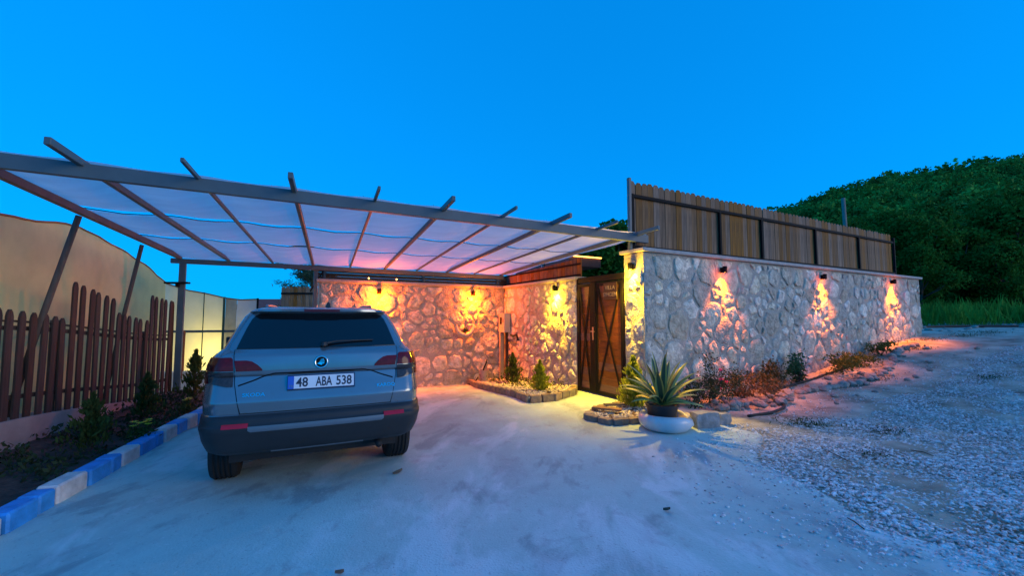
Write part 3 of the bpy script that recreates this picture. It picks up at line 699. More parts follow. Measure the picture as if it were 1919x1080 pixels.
def pebbles(root, pts, n, h, s0, s1, nm, m, seed):
    rd = random.Random(seed); V, F = [], []
    c = sum(pts, Vector()) / len(pts)
    ico = bmesh.new(); bmesh.ops.create_icosphere(ico, subdivisions=1, radius=1); iv = np.array([v.co[:] for v in ico.verts]); fi = np.array([[v.index for v in f.verts] for f in ico.faces]); ico.free()
    for i in range(n):
        k = rd.randrange(len(pts)); a, b = pts[k], pts[(k + 1) % len(pts)]; r1, r2 = math.sqrt(rd.random()), rd.random()
        q = c * (1 - r1) + a * (r1 * (1 - r2)) + b * (r1 * r2); s_ = rd.uniform(s0, s1)
        v = iv * np.array([rd.uniform(.7, 1.3), rd.uniform(.7, 1.3), rd.uniform(.5, .8)]) * s_ * (1 + .2 * rng.normal(size=(len(iv), 1)) * .6)
        t = rd.random() * 6.28; v = v @ np.array([[math.cos(t), -math.sin(t), 0], [math.sin(t), math.cos(t), 0], [0, 0, 1]])
        F.append(fi + len(V) * len(iv)); V.append(v + np.array([q.x, q.y, gz(q.x, q.y) + h + s_ * .3]))
    o = np_mesh(nm, np.concatenate(V), np.concatenate(F), m, root); o['kind'] = 'stuff'; return o
b1 = [P(4.15, 9.66), P(3.92, 8.6), P(3.84, 7.5), P(3.72, 6.12), P(4.15, 6.05), P(4.80, 6.35), P(5.10, 6.70)]
bed1 = edged_bed(b1, 'raised bed with stone edging and pale pebbles left of the gate', .13)
run_blocks(bed1, b1, .13)
f1 = b1 + [P(5.14, 9.66)]
fill_poly(bed1, f1, .075, 'bed_soil', M_soil); pebbles(bed1, f1, 1500, .085, .012, .03, 'pebbles', M_pebble, 5)
b2 = [P(5.12, 5.2), P(4.45, 5.15), P(3.82, 4.77), P(3.90, 4.34), P(4.62, 4.22), P(5.14, 4.5)]
bed2 = edged_bed(b2, 'small raised bed with stone edging right of the gate, under the yellow lamp', .09)
run_blocks(bed2, b2, .09)
fill_poly(bed2, b2 + [P(5.14, 5.1)], .05, 'bed_soil', M_soil); pebbles(bed2, b2 + [P(5.14, 5.1)], 700, .06, .012, .028, 'pebbles', M_pebble, 6)
q = P(4.18, 4.75); q.z = .125
bd = thing('board_scrap', q, 'short brown board lying on the pebbles of the small bed right of the gate', 'board')
MB().box(q, .42, .12, .025, (AU * .6 - AW * .8).normalized(), (AU * .8 + AW * .6).normalized(), AZ).build('board', M_door, bd, bevel=.004)
q = P(4.45, 4.9); q.z = .13
bd = thing('board_scrap', q, 'weathered board end lying behind the brown board in the small bed', 'board')
MB().box(q, .30, .10, .025, (AU * .9 - AW * .3).normalized(), (AU * .3 + AW * .9).normalized(), AZ).build('board', M_pole, bd, bevel=.004)
q = P(4.25, 6.62); q.z = gz(q.x, q.y) + .08
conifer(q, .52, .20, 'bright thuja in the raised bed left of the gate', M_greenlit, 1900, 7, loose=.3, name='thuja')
q = P(4.62, 8.3); q.z = gz(q.x, q.y) + .08
conifer(q, .62, .24, 'dim thuja lit orange near the meter box', M_green, 1300, 8, loose=.3, name='thuja')
q = P(4.80, 4.85); q.z = .05
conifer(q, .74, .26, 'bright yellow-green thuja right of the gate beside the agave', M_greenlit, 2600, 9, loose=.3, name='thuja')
# low herbs in bed one
C = np.array([list(P(4.2 + .8 * random.random(), 6.5 + 2.9 * random.random(), 0)) for _ in range(500)]); C[:, 2] = [gz(a, b) + .09 + random.random() ** 2 * .16 for a, b in C[:, :2]]
v, f = leaf_cloud(C, rng.uniform(.03, .07, len(C)), np.tile([0, 0, 1.0], (len(C), 1)), asp=2.2, jitter=.6); o = np_mesh('low_plants', v, f, M_green); tag(o, 'low herbs in the bed left of the gate', kind='stuff')

# ---- agave in its pots
bc = Vector((1.95, 5.52, 0)); bc.z = gz(bc.x, bc.y) + .01
bo = thing('planter_bowl', bc, 'low rounded white bowl holding the potted agave', 'planter')
rr = lambda a: 1 + .02 * math.sin(3 * a)
mb = MB().lathe([(0, 0), (.20, 0), (.27, .015), (.325, .07), (.335, .13), (.32, .18), (.285, .205), (.262, .198), (.255, .17), (.235, .10), (.15, .06), (0, .055)], bc, 44)
for i, v in enumerate(mb.v):
    a = math.atan2(v[1] - bc.y, v[0] - bc.x); dz = v[2] - bc.z
    drop = .05 * max(0, math.cos(a + .25)) ** 6 if dz > .12 else 0
    mb.v[i] = (v[0], v[1], v[2] - drop + (.006 * mnoise.noise(Vector(v) * 6)))
mb.build('bowl', M_bowl, bo, smooth=True)
pc = bc + Vector((-.03, .03, .062))
pt_ = thing('plant_pot', pc, 'black plastic pot standing inside the white bowl', 'pot')
MB().lathe([(0, 0), (.165, 0), (.19, .22), (.205, .22), (.208, .25), (.196, .25), (.188, .215), (0, .20)], pc, 30).build('pot', mat('black_plastic', (.02, .022, .025), .5), pt_, sharp=40)
ag = thing('agave', pc + Vector((0, 0, .2)), 'variegated agave with yellow-edged leaves in the black pot', 'agave')
def agave_mat():
    m = mat('agave_leaf', (.05, .10, .055), .45, var=.15, vscale=10)
    n, l = m.node_tree.nodes, m.node_tree.links; b = n['Principled BSDF']; src = b.inputs['Base Color'].links[0].from_socket
    at = n.new('ShaderNodeAttribute'); at.attribute_name = 'edge'; mr = n.new('ShaderNodeMapRange'); mr.inputs['From Min'].default_value = .50; mr.inputs['From Max'].default_value = .62
    l.new(at.outputs['Fac'], mr.inputs['Value']); mx = n.new('ShaderNodeMix'); mx.data_type = 'RGBA'; l.new(mr.outputs[0], mx.inputs[0]); l.new(src, mx.inputs[6]); mx.inputs[7].default_value = (.50, .44, .12, 1)
    l.new(mx.outputs[2], b.inputs['Base Color']); return m
M_ag = agave_mat(); rd = random.Random(21)
for i in range(28):
    az_ = i * 2.39996 + rd.uniform(-.2, .2); tl = i / 27
    el0 = R(88 - 70 * tl ** .9 + rd.uniform(-6, 6)); L_ = (.72 - .24 * tl) * rd.uniform(.85, 1.1); wd = .040 + .010 * rd.random()
    bend = (-.25 - 1.15 * tl * rd.uniform(.4, 1.2)); k = 12; p = ag.location + Vector((math.cos(az_), math.sin(az_), 0)) * .025 + Vector((0, 0, .03)); e = el0; vs, fs, ed = [], [], []
    for s_ in range(k + 1):
        t = s_ / k; d_ = Vector((math.cos(az_) * math.cos(e), math.sin(az_) * math.cos(e), math.sin(e))); sdv = Vector((-math.sin(az_), math.cos(az_), 0)); nv = sdv.cross(d_)
        w_ = wd * (.75 + 1.0 * t) * (1 - t ** 2.6) + .0015
        for a in (-1, -.62, 0, .62, 1):
            vs.append(p + sdv * (a * w_) - nv * ((1 - a * a) * w_ * .5) ); ed.append(abs(a))
        p = p + d_ * (L_ / k); e += bend / k * (.4 + 1.4 * t)
    for s_ in range(k):
        for a in range(4): fs.append((s_ * 5 + a, s_ * 5 + a + 1, s_ * 5 + a + 6, s_ * 5 + a + 5))
    o = MB().add(vs, fs).build('leaf', M_ag, ag, smooth=True)
    at = o.data.attributes.new('edge', 'FLOAT', 'POINT'); at.data.foreach_set('value', ed)

# ---- stones, block, hose and plants along the long wall
q = G(2.50, 5.62); rb = rough_block('concrete_block', q + Vector((0, 0, .10)), .36, .16, .22, Vector((1, .2, 0)).normalized(), M_concrete, None, .035); tag(rb, 'broken grey concrete block beside the white bowl', 'concrete block')
q = G(2.78, 5.78); rb = rough_block('concrete_block', q + Vector((0, 0, .07)), .20, .16, .17, Vector((1, .5, 0)).normalized(), M_concrete, None, .03); tag(rb, 'smaller broken concrete lump right of the grey block', 'concrete block')
def rock_mesh(seed):
    bm = bmesh.new(); bmesh.ops.create_icosphere(bm, subdivisions=2, radius=.5)
    for v in bm.verts: v.co *= 1 + .32 * mnoise.noise(v.co * 2.2 + Vector((seed * 3.1, seed, 0))) + .12 * mnoise.noise(v.co * 5 + Vector((seed, 0, seed)))
    me = bpy.data.meshes.new('rock'); bm.to_mesh(me); bm.free(); me.materials.append(M_rock); me.shade_smooth(); me.set_sharp_from_angle(angle=R(28)); return me
RM = [rock_mesh(i) for i in range(8)]
def rock(q, s_, label, group, i, fl_=.7):
    o = bpy.data.objects.new('rock', RM[i % 8]); col.objects.link(o); o.location = q; o.scale = (s_ * random.uniform(.85, 1.25), s_ * random.uniform(.8, 1.1), s_ * fl_ * random.uniform(.8, 1.2)); o.rotation_euler = (random.uniform(-.2, .2), random.uniform(-.2, .2), random.random() * 6.28)
    return tag(o, label, 'rock', group)
i = 0; u = 5.95
while u < 13.9:                                        # the row that edges the strip
    wv = 4.10 + .18 * math.sin(u * 1.1) + (.25 * sstep(11, 14, u)); s_ = random.uniform(.13, .24) * (1 if u < 9 else .85)
    q = P(u, wv + random.uniform(-.06, .06)); q.z = gz(q.x, q.y) + s_ * .2
    rock(q, s_, 'pale rough rock in the row edging the strip along the long wall', 'rocks edging the strip along the long wall', i); i += 1; u += s_ * .9
for k in range(46):                                    # the heap by the hose
    u = random.uniform(6.0, 7.6); wv = random.uniform(3.9, 4.55); s_ = random.uniform(.06, .14); q = P(u, wv); q.z = gz(q.x, q.y) + s_ * .3 + random.random() * .05
    rock(q, s_, 'small pale stone in the loose heap beside the black hose', 'small stones heaped by the hose', i); i += 1
for k in range(40):
    u = random.uniform(7.6, 14); wv = random.uniform(3.3, 4.6); s_ = random.uniform(.05, .13); q = P(u, wv); q.z = gz(q.x, q.y) + s_ * .2
    rock(q, s_, 'loose pale stone on the slope in front of the long wall', 'loose stones on the slope', i); i += 1
for k in range(45):
    x = random.uniform(13, 24); y = random.uniform(13.5, 18); s_ = random.uniform(.08, .26); q = G(x, y); q.z += s_ * .15
    rock(q, s_, 'pale rock scattered at the edge of the meadow', 'rocks at the meadow edge', i, .5); i += 1
hs_ = [P(5.85, 3.72), P(6.3, 3.66), P(6.8, 3.75), P(7.15, 3.95), P(7.35, 4.2), P(7.6, 4.45), P(8.6, 4.6), P(9.8, 4.62), P(11.2, 4.6)]
pts = []
for a in range(len(hs_) - 1):
    for k in range(6):
        p = hs_[a].lerp(hs_[a + 1], k / 6); p.z = gz(p.x, p.y) + .03; pts.append(p)
for _ in range(3): pts = [pts[0]] + [(pts[i - 1] + pts[i] * 2 + pts[i + 1]) / 4 for i in range(1, len(pts) - 1)] + [pts[-1]]
o = MB().tube(pts, .022, 7).build('hose', M_rubber, smooth=True); tag(o, 'black irrigation hose curving round the stones by the long wall', 'hose')
hp = [G(14 + 1.1 * k, 15.2 + .12 * k + .4 * math.sin(k * .9), .05) for k in range(9)]
o = MB().tube(hp, .04, 6).build('hose', M_rubber, smooth=True); tag(o, 'black hose lying across the gravel near the meadow', 'hose')
def bush(q, h, r, label, m, n=600, seed=1, leaf=.05, name='bush', cat='bush'):
    r_ = np.random.default_rng(seed); t_ = thing(name, q, label, cat); mb = MB(); rd = random.Random(seed)
    for k in range(7):
        a = rd.random() * 6.28; e = rd.uniform(.2, .8) * r; mb.tube([q, Vector(q) + Vector((math.cos(a) * e * .5, math.sin(a) * e * .5, h * .45)), Vector(q) + Vector((math.cos(a) * e, math.sin(a) * e, h * rd.uniform(.7, .95)))], [.008, .006, .003], 5)
    mb.build('stems', M_bark, t_)
    cl = r_.normal(size=(9, 3)) * np.array([r * .42, r * .42, h * .22]) + np.array([0, 0, h * .58]); C = cl[r_.integers(0, 9, n)] + r_.normal(size=(n, 3)) * np.array([r * .24, r * .24, h * .14]); C[:, 2] = np.abs(C[:, 2])
    v, f = leaf_cloud(C + np.array(q), r_.uniform(.6, 1.3, n) * leaf, None, asp=1.7); np_mesh('foliage', v, f, m, t_); return t_
def wq(u, w): q = P(u, w); q.z = gz(q.x, q.y); return q
M_rose = mat('rose_leaf', (.045, .075, .025), .7, var=.5, vscale=9, trans=.25)
t_ = bush(wq(6.35, 4.62), .66, .26, 'rose bush with pink blooms against the long wall', M_rose, 1300, 3, .042, 'rose_bush')
ros = MB(); rd = random.Random(5)
for (du, dw, dz) in ((-.10, -.22, .42), (-.12, -.2, .27), (.06, -.2, .36), (-.02, -.16, .56)):
    q = wq(6.35 + du, 4.62 + dw) + Vector((0, 0, dz))
    for k in range(14):
        D_ = Vector((rd.gauss(0, 1), rd.gauss(0, 1), rd.gauss(.4, 1))).normalized(); S_ = D_.orthogonal().normalized() * .02; ros.add([q, q + D_ * .022 + S_, q + D_ * .036, q + D_ * .022 - S_], [(0, 1, 2, 3)])
ros.build('blooms', M_pink, t_)
bush(wq(5.85, 4.55), .36, .34, 'low dark bush between the agave and the rose bush', M_rose, 600, 13, .05)
bush(wq(7.0, 4.55), .36, .40, 'dry rusty weed clump under the first orange lamp', M_dry, 1100, 4, .05, 'weed_clump', 'weed')
bush(wq(7.75, 4.6), .34, .30, 'low green bush right of the rusty weed clump', mat('olive_leaf', (.09, .09, .03), .75, var=.5, vscale=9, trans=.25), 600, 14, .05, 'weed_clump', 'weed')
bush(wq(8.15, 4.66), .55, .25, 'olive leafy bush midway along the long wall', mat('olive_leaf', (.09, .09, .03), .75, var=.5, vscale=9, trans=.25), 700, 5, .06)
bush(wq(8.95, 4.64), .50, .24, 'deep green rounded bush midway along the long wall', mat('deep_leaf', (.025, .10, .03), .7, var=.4, vscale=9, trans=.25), 800, 6, .06)
bush(wq(11.2, 4.6), .30, .45, 'low green weeds between the second and third orange lamps', M_green, 600, 7, .06, 'weed_clump', 'weed')
bush(wq(10.3, 4.5), .34, .35, 'broad green weeds under the middle orange lamp', M_green, 500, 8, .06, 'weed_clump', 'weed')
bush(wq(12.4, 4.6), .30, .35, 'green weed clump near the far end of the long wall', M_green, 500, 9, .06, 'weed_clump', 'weed')
C = []
for (cx, cy_, rr_, n) in ((3.85, 5.75, .35, 260), (6.9, 8.2, .3, 200), (9.6, 10.2, .4, 240), (8.4, 7.6, .25, 150), (12.2, 11.5, .5, 260), (10.8, 11.2, .4, 200), (4.6, 5.3, .25, 120), (3.7, 4.5, .15, 60), (5.6, 4.2, .12, 50), (13.8, 12.5, .6, 260), (7.8, 5.2, .2, 60)):
    for k in range(n):
        x, y = random.gauss(cx, rr_ * .5), random.gauss(cy_, rr_ * .35); C.append((x, y, gz(x, y) + random.random() ** 2 * .06))
C = np.array(C); v, f = leaf_cloud(C, rng.uniform(.025, .07, len(C)), np.tile([0, 0, 1.], (len(C), 1)), asp=5, jitter=.8)
o = np_mesh('grass', v, f, mat('dull_grass', (.05, .085, .03), .9, spec=.1, var=.5, vscale=9, trans=.2)); tag(o, 'thin tufts of grass over the gravel slope', kind='stuff')

# ------------------------------------------------------------------ gravel (nobody could count it)
ico = bmesh.new(); bmesh.ops.create_icosphere(ico, subdivisions=1, radius=1); iv = np.array([v.co[:] for v in ico.verts]); fi = np.array([[v.index for v in f.verts] for f in ico.faces]); ico.free()
def gravel(n, seed, smin, smax, yr, name, label, dens=None):
    r_ = np.random.default_rng(seed); Q = []
    while len(Q) < n:
        y = yr[0] + (yr[1] - yr[0]) * r_.random() ** 1.6; x = r_.uniform(1.0, 1.35 * y + 1.2); e = drive_edge(y)
        u, w = UW(x, y)
        if w > 4.95 or (w > 3.6 and u < 5.9): continue
        nz = mnoise.noise(Vector((x * 1.1, y * 1.1, 4))) + .6 * mnoise.noise(Vector((x * 3, y * 3, 7)))
        pr = sstep(-.8, .9, x - e + .55 * nz) * (.55 + .6 * nz if x > e + .4 else 1)
        if w > 3.0 + .4 * nz and u > 6: pr *= .15
        if r_.random() < max(.04, pr) and x > e - 1.1: Q.append((x, y, gz(x, y)))
    Q = np.array(Q); s_ = r_.uniform(0, 1, n) ** 2.2 * (smax - smin) + smin
    S = np.stack([r_.uniform(.7, 1.4, n), r_.uniform(.7, 1.2, n), r_.uniform(.4, .8, n)], 1) * s_[:, None]
    t = r_.random(n) * 6.28; V = iv[None] * (1 + .22 * r_.normal(size=(n, len(iv), 1))) * S[:, None, :]
    c_, n_ = np.cos(t)[:, None], np.sin(t)[:, None]
    X = V[:, :, 0] * c_ - V[:, :, 1] * n_; Y = V[:, :, 0] * n_ + V[:, :, 1] * c_
    V = np.stack([X + Q[:, None, 0], Y + Q[:, None, 1], V[:, :, 2] + Q[:, None, 2] + s_[:, None] * .25 + .006], 2).reshape(-1, 3)
    F_ = (fi[None] + (np.arange(n) * len(iv))[:, None, None]).reshape(-1, 3)
    m = mat('gravel_stone', (.50, .50, .48), .9, var=.5, vscale=22, c2=(.80, .78, .73), detail=2)
    o = np_mesh(name, V, F_, m); tag(o, label, kind='stuff')
gravel(76000, 3, .004, .017, (1.6, 9.5), 'gravel', 'pale crushed gravel over the right-hand ground')

# ------------------------------------------------------------------ meadow, trees, pole
n = 60000; xx = rng.uniform(11, 80, n); yy = 14.5 + 30 * rng.random(n) ** 1.3
u_ = xx * CU + yy * SU; w_ = -xx * SU + yy * CU
keep = (yy > 17.3 + .8 * np.sin(xx * .7) + 1.2 * np.sin(xx * .23)) & (xx < yy * 1.9) & (xx > yy * .7)
xx, yy = xx[keep], yy[keep]; hh = rng.uniform(.45, 1.3, len(xx)) * (.6 + .5 * np.array([mnoise.noise(Vector((a * .5, b * .5, 1))) for a, b in zip(xx, yy)]) + .3)
zz = np.array([gz(a, b) for a, b in zip(xx, yy)]); C = np.stack([xx, yy, zz + hh * .45], 1)
v, f = leaf_cloud(C, hh, np.tile([0, 0, 1.], (len(C), 1)), asp=13, jitter=.3)
o = np_mesh('meadow_grass', v, f, M_grass); tag(o, 'tall dim green grass of the meadow beyond the gravel', kind='stuff')
def tree_meshes(seed, h, r, n, leaf, m, low=.12, blobs=16, asp=1.5):
    r_ = np.random.default_rng(seed); rd = random.Random(seed); mb = MB()
    top = Vector((rd.uniform(-.3, .3), rd.uniform(-.3, .3), h * .7)); mb.tube([(0, 0, -.3), (0, 0, h * .3), top], [h * .028, h * .02, h * .006], 8)
    cs = []
    for k in range(blobs):
        a = rd.random() * 6.28; zt = h * rd.uniform(low + .06, .95); e = r * (1 - .75 * ((zt / h - .45) / .55) ** 2 if zt > .45 * h else .75 + .25 * zt / (.45 * h)) * rd.uniform(.3, .8)
        c = Vector((math.cos(a) * e, math.sin(a) * e, zt)); cs.append(c)
        mb.tube([(0, 0, zt * .55), c * .6 + Vector((0, 0, zt * .15)), c], [h * .010, h * .007, .02], 5)
    trunk = mb
    cs = np.array([tuple(c) for c in cs]); br = r_.uniform(.24, .46, blobs) * r
    k = r_.integers(0, blobs, n); D = r_.normal(size=(n, 3)); D /= np.linalg.norm(D, axis=1)[:, None]
    C = cs[k] + D * (br[k] * r_.uniform(.35, 1.08, n))[:, None] * np.array([1, 1, .8])
    v, f = leaf_cloud(C, r_.uniform(.6, 1.4, n) * leaf, None, asp=asp)
    return trunk, v, f
def tree_proto(seed, h, r, n, leaf, m, **k):
    tr, v, f = tree_meshes(seed, h, r, n, leaf, m, **k); root = bpy.data.objects.new('tree', None); col.objects.link(root); WM[root.name] = Matrix.Identity(4)
    tr.build('trunk', M_bark, root, smooth=True); np_mesh('crown', v, f, m, root); return root
protos = [tree_proto(31 + i, 9, 3.6, 11000, .30, M_leaf, low=.02, blobs=26) for i in range(3)]
used = [False] * 3
def place_tree(x, y, s_, i, label, group, rz, sx=1.0):
    p = protos[i]
    if not used[i]: r_ = p; used[i] = True
    else:
        r_ = p.copy(); r_.name = 'tree'; col.objects.link(r_)
        for c in p.children: d_ = c.copy(); col.objects.link(d_); d_.parent = r_
    r_.location = G(x, y, -.1); r_.scale = (s_ * sx, s_ * sx, s_); r_.rotation_euler = (0, 0, rz); tag(r_, label, 'tree', group); return r_
gl_ = 'dark green bushy tree in the grove between the meadow and the hill'
grove = [(33, 40, 1.0), (38, 40, 1.15), (43, 41, 1.25), (48.5, 41, 1.35), (54, 42, 1.5), (60, 44, 1.6), (36, 46, 1.25), (43, 48, 1.45), (51, 49, 1.65), (60, 51, 1.8), (30, 37, .85), (69, 48, 1.8), (70, 58, 2.0), (47, 56, 1.6), (57, 60, 1.9), (34.5, 36, .75), (42, 36.5, .8), (50, 37, .85)]
for k, (x, y, s_) in enumerate(grove): place_tree(x, y, s_ * .92, k % 3, gl_, 'trees between the meadow and the hill', random.random() * 6.28, 1.05)
# tree behind the gate
for (q, h_, r_, sd_, lb) in ((Vector((3.45, 14, -.1)), 4.7, 1.35, 77, 'leafy green tree standing behind the gate, beside the board fence'), (Vector((2.72, 13.6, -.1)), 3.95, 1.55, 78, 'lower dark tree behind the gate, under the carport corner')):
    tp = thing('tree', q, lb, 'tree'); tr, v, f = tree_meshes(sd_, h_, r_, 12000, .17, M_leaf, low=.02, blobs=40)
    for k in range(len(tr.v)): tr.v[k] = tuple(Vector(tr.v[k]) + q)
    tr.build('trunk', M_bark, tp, smooth=True); np_mesh('crown', v + np.array(q), f, M_leaf, tp)
# pine behind the car
pq_ = Vector((-9.2, 19.5, 0)); tp = thing('pine_tree', pq_, 'pine with spreading branches beyond the pale screen, behind the car', 'tree')
mb = MB().tube([pq_ - Vector((0, 0, .4)), pq_ + Vector((.1, 0, 3)), pq_ + Vector((0, 0, 5.2))], [.16, .11, .03], 8); CC, DD = [], []; rd = random.Random(4)
for k in range(34):
    z = rd.uniform(.8, 5.0); a = rd.random() * 6.28; L_ = (2.2 - .33 * z) * rd.uniform(.6, 1.1) + .25; e = pq_ + Vector((math.cos(a) * L_, math.sin(a) * L_, z + .2 * L_)); mb.tube([pq_ + Vector((0, 0, z)), e], [.035, .012], 5)
    for s_ in range(10):
        t = .3 + .72 * s_ / 9; c = (pq_ + Vector((0, 0, z))).lerp(e, t) + Vector((rd.gauss(0, .09), rd.gauss(0, .09), rd.gauss(0, .05)))
        for _ in range(22): CC.append(tuple(c + Vector((rd.gauss(0, .10), rd.gauss(0, .10), rd.gauss(.02, .07))))); DD.append((math.cos(a) + rd.gauss(0, .7), math.sin(a) + rd.gauss(0, .7), rd.gauss(.3, .6)))
mb.build('trunk', M_bark, tp, smooth=True); v, f = leaf_cloud(np.array(CC), .20, np.array(DD), asp=6); np_mesh('crown', v, f, M_pine, tp)
# board fence beyond the car, house far away
b2f = thing('board_fence', (-7.3, 14.2, 0), 'short brown board fence beyond the car, in front of the pine', 'fence')
for k in range(13): MB().prism([Vector((-7.62 + .135 * k, 14.2, 0)) + Vector(p) for p in ((-.062, 0, 0), (.062, 0, 0), (.062, 0, 2.38), (.03, 0, 2.43), (-.03, 0, 2.43), (-.062, 0, 2.38))], (0, .02, 0)).build('board', M_board, b2f)
for z in (1.0, 2.2): MB().box((-6.8, 14.17, z), 1.75, .03, .06).build('rail', M_black, b2f)
MB().box((-6.05, 14.17, 1.2), .07, .07, 2.5).build('fence_post', M_black, b2f)
hq = Vector((-21.5, 38, -.1)); hs2 = thing('house', hq, 'small distant house with red tiled roof left of the pine', 'house')
MB().box(hq + Vector((0, 0, 1.1)), 4, 3.4, 2.2).build('wall', M_white, hs2)
MB().prism([hq + Vector((-2.3, -2.0, 2.15)), hq + Vector((-2.3, 2.0, 2.15)), hq + Vector((-2.3, 0, 3.1))], (4.6, 0, 0)).build('roof', M_tile, hs2)
MB().box(hq + Vector((.6, -1.71, 1.3)), .9, .04, 1.0).build('window', M_black, hs2)
wc = thing('white_cloth', P(.60, 9.5, 0), 'white cloth corner hanging from the carport post behind the car', 'cloth')
def wcf(i, j): p = P(.34 + .42 * i * (1 - .0 * j), 9.62, 0); z = .6 + (1.05 * i + .03) * j; p += AW * (-.03 * math.sin(9 * i)); p.z = z; return p
MB().grid(wcf, 14, 8).build('cloth', M_white, wc, smooth=True)
pl = Vector((26.2, 33, 0)); pl.z = gz(26.2, 33); up_ = thing('utility_pole', pl, 'bare weathered wooden pole rising behind the board fence', 'pole')
MB().tube([pl, pl + Vector((-.05, 0, 4)), pl + Vector((-.18, 0, 9.6))], [.17, .15, .13], 10).build('pole', mat('bleached_pole', (.22, .18, .15), .9, var=.3, stretch=(10, 10, .6)), up_, smooth=True)
wp = thing('wooden_post', P(5.9, 9.3), 'reddish wooden post rising above the carport front beam', 'post')
q = P(5.72, 8.55); MB().box((q.x, q.y, 1.75), .09, .09, 3.5 + .2, AU, AW).build('post', mat('red_wood', (.26, .10, .05), .7, var=.3), wp, bevel=.01); MB().box((q.x - .10, q.y + .03, 1.7), .10, .03, 3.4, AU, AW).build('board', M_pvc, wp)

# ------------------------------------------------------------------ pavilion eave behind the side wall
pv = thing('garden_pavilion', P(6.1, 8.8), 'flat-roofed brown pavilion behind the side wall with a glowing strip under its roof edge', 'pavilion')
M_fascia = mat('brown_fascia', (.07, .035, .025), .5, var=.2)
MB().box(P(6.11, 8.8, 2.68), .92, 2.4, .24, AU, AW).build('roof', M_fascia, pv, bevel=.01)
MB().box(P(6.11, 7.585, 2.785), .92, .02, .022, AU, AW).build('light_strip', mat('led_strip', (1, .5, .1), emit=(1, .38, .05), estr=9), pv)
MB().box(P(6.02, 8.35, 1.2), .5, .08, 2.7, AU, AW).build('wall', M_white, pv); MB().box(P(5.68, 8.3, 1.2), .12, .12, 2.7, AU, AW).build('column', M_black, pv); MB().box(P(6.45, 9.6, 1.2), .12, .12, 2.7, AU, AW).build('column', M_black, pv)
L = bpy.data.lights.new('strip_light', 'AREA'); L.shape = 'RECTANGLE'; L.size = .8; L.size_y = .03; L.energy = 5; L.color = (1, .4, .06)
lo = bpy.data.objects.new('strip_light', L); col.objects.link(lo); lo.parent = pv; lo.location = P(6.11, 7.95, 2.55) - pv.location
# ------------------------------------------------------------------ things on the walls
mx = thing('meter_box', P(UG - .1, 9.55, 1.28), 'grey electric meter box on the side wall in the corner', 'meter box')
MB().box(P(UG - .12, 9.50, 1.28), .18, .30, .48, AU, AW).build('box', mat('grey_enclosure', (.40, .40, .41), .5, var=.06), mx, bevel=.008)
MB().box(P(UG - .212, 9.52, 1.33), .012, .09, .17, AU, AW).build('window', M_black, mx); MB().box(P(UG - .212, 9.40, 1.33), .012, .02, .08, AU, AW).build('latch', M_black, mx)
MB().box(P(UG - .15, 9.60, .44), .10, .05, 1.2, AU, AW).build('conduit', M_conduit, mx); MB().tube([P(UG - .06, 9.5, 1.04), P(UG - .06, 9.5, -.1)], .035, 8).build('cable_duct', M_rubber, mx)
vt = thing('water_valve', P(UG - .1, 9.1, .9), 'water tap and pipework with black hose on the side wall right of the meter box', 'tap')
MB().tube([P(UG - .05, 9.42, .80), P(UG - .05, 9.0, .80)], .016, 8).build('pipe', M_brass, vt); MB().tube([P(UG - .05, 9.12, .70), P(UG - .05, 9.12, .92)], .014, 8).build('valve', M_brass, vt)
MB().tube([P(UG - .05, 9.3, .98), P(UG - .10, 9.1, .96), P(UG - .09, 8.93, 1.0), P(UG - .06, 8.92, .86)], .026, 8).build('hose_end', M_rubber, vt, smooth=True)
# crescent planter
cq = P(4.02, 9.66, 1.20); cr = thing('crescent_planter', cq, 'pale crescent-shaped planter hung on the back wall under the orange lamp', 'wall planter')
mb = MB(); n1, n2 = 28, 10
for i in range(n1 + 1):
    a = R(168) + R(204) * i / n1; t = math.sin(math.pi * i / n1); rt = .012 + .055 * t ** .7
    c = cq + AU * (math.cos(a) * .22) + AZ * (math.sin(a) * .22) - AW * .075; rdir = AU * math.cos(a) + AZ * math.sin(a)
    for j in range(n2):
        b = 2 * math.pi * j / n2; mb.v.append(tuple(c + rdir * (rt * math.cos(b)) + AW * (rt * 1.05 * math.sin(b))))
for i in range(n1):
    for j in range(n2): j2 = (j + 1) % n2; mb.f.append((i * n2 + j, i * n2 + j2, (i + 1) * n2 + j2, (i + 1) * n2 + j))
mb.build('shell', mat('cream_glaze', (.52, .45, .38), .4), cr, smooth=True)
bq = cq - AW * .075 - AZ * .15; r_ = np.random.default_rng(3); v, f = leaf_cloud(np.array(bq) + r_.normal(size=(60, 3)) * .035 + np.array([0, 0, .05]), .06, np.tile([0, 0, 1.], (60, 1))); np_mesh('plant', v, f, M_pine, cr)
kq = P(4.32, 9.15); kq.z = gz(kq.x, kq.y) + .09; bk = thing('bucket', kq, 'pale bucket with a black pipe sticking out, in the corner of the raised bed', 'bucket')
MB().lathe([(0, 0), (.095, 0), (.118, .24), (.125, .245), (.125, .26), (.113, .26), (.092, .02), (0, .02)], kq, 24).build('pail', M_bucket, bk, sharp=40)
MB().tube([kq + Vector((0, 0, .03)), kq + Vector((-.01, 0, .28)), kq + Vector((.05, .0, .42)), kq + Vector((.07, 0, .5))], .018, 7).build('pipe', M_rubber, bk, smooth=True)
hq2 = [kq + Vector(p) for p in ((-.13, -.02, .10), (-.2, -.05, .0), (-.28, -.08, -.05), (-.36, -.05, -.06))]; o = MB().tube(hq2, .016, 6).build('hose', M_rubber, smooth=True); tag(o, 'short black hose end beside the pale bucket', 'hose')
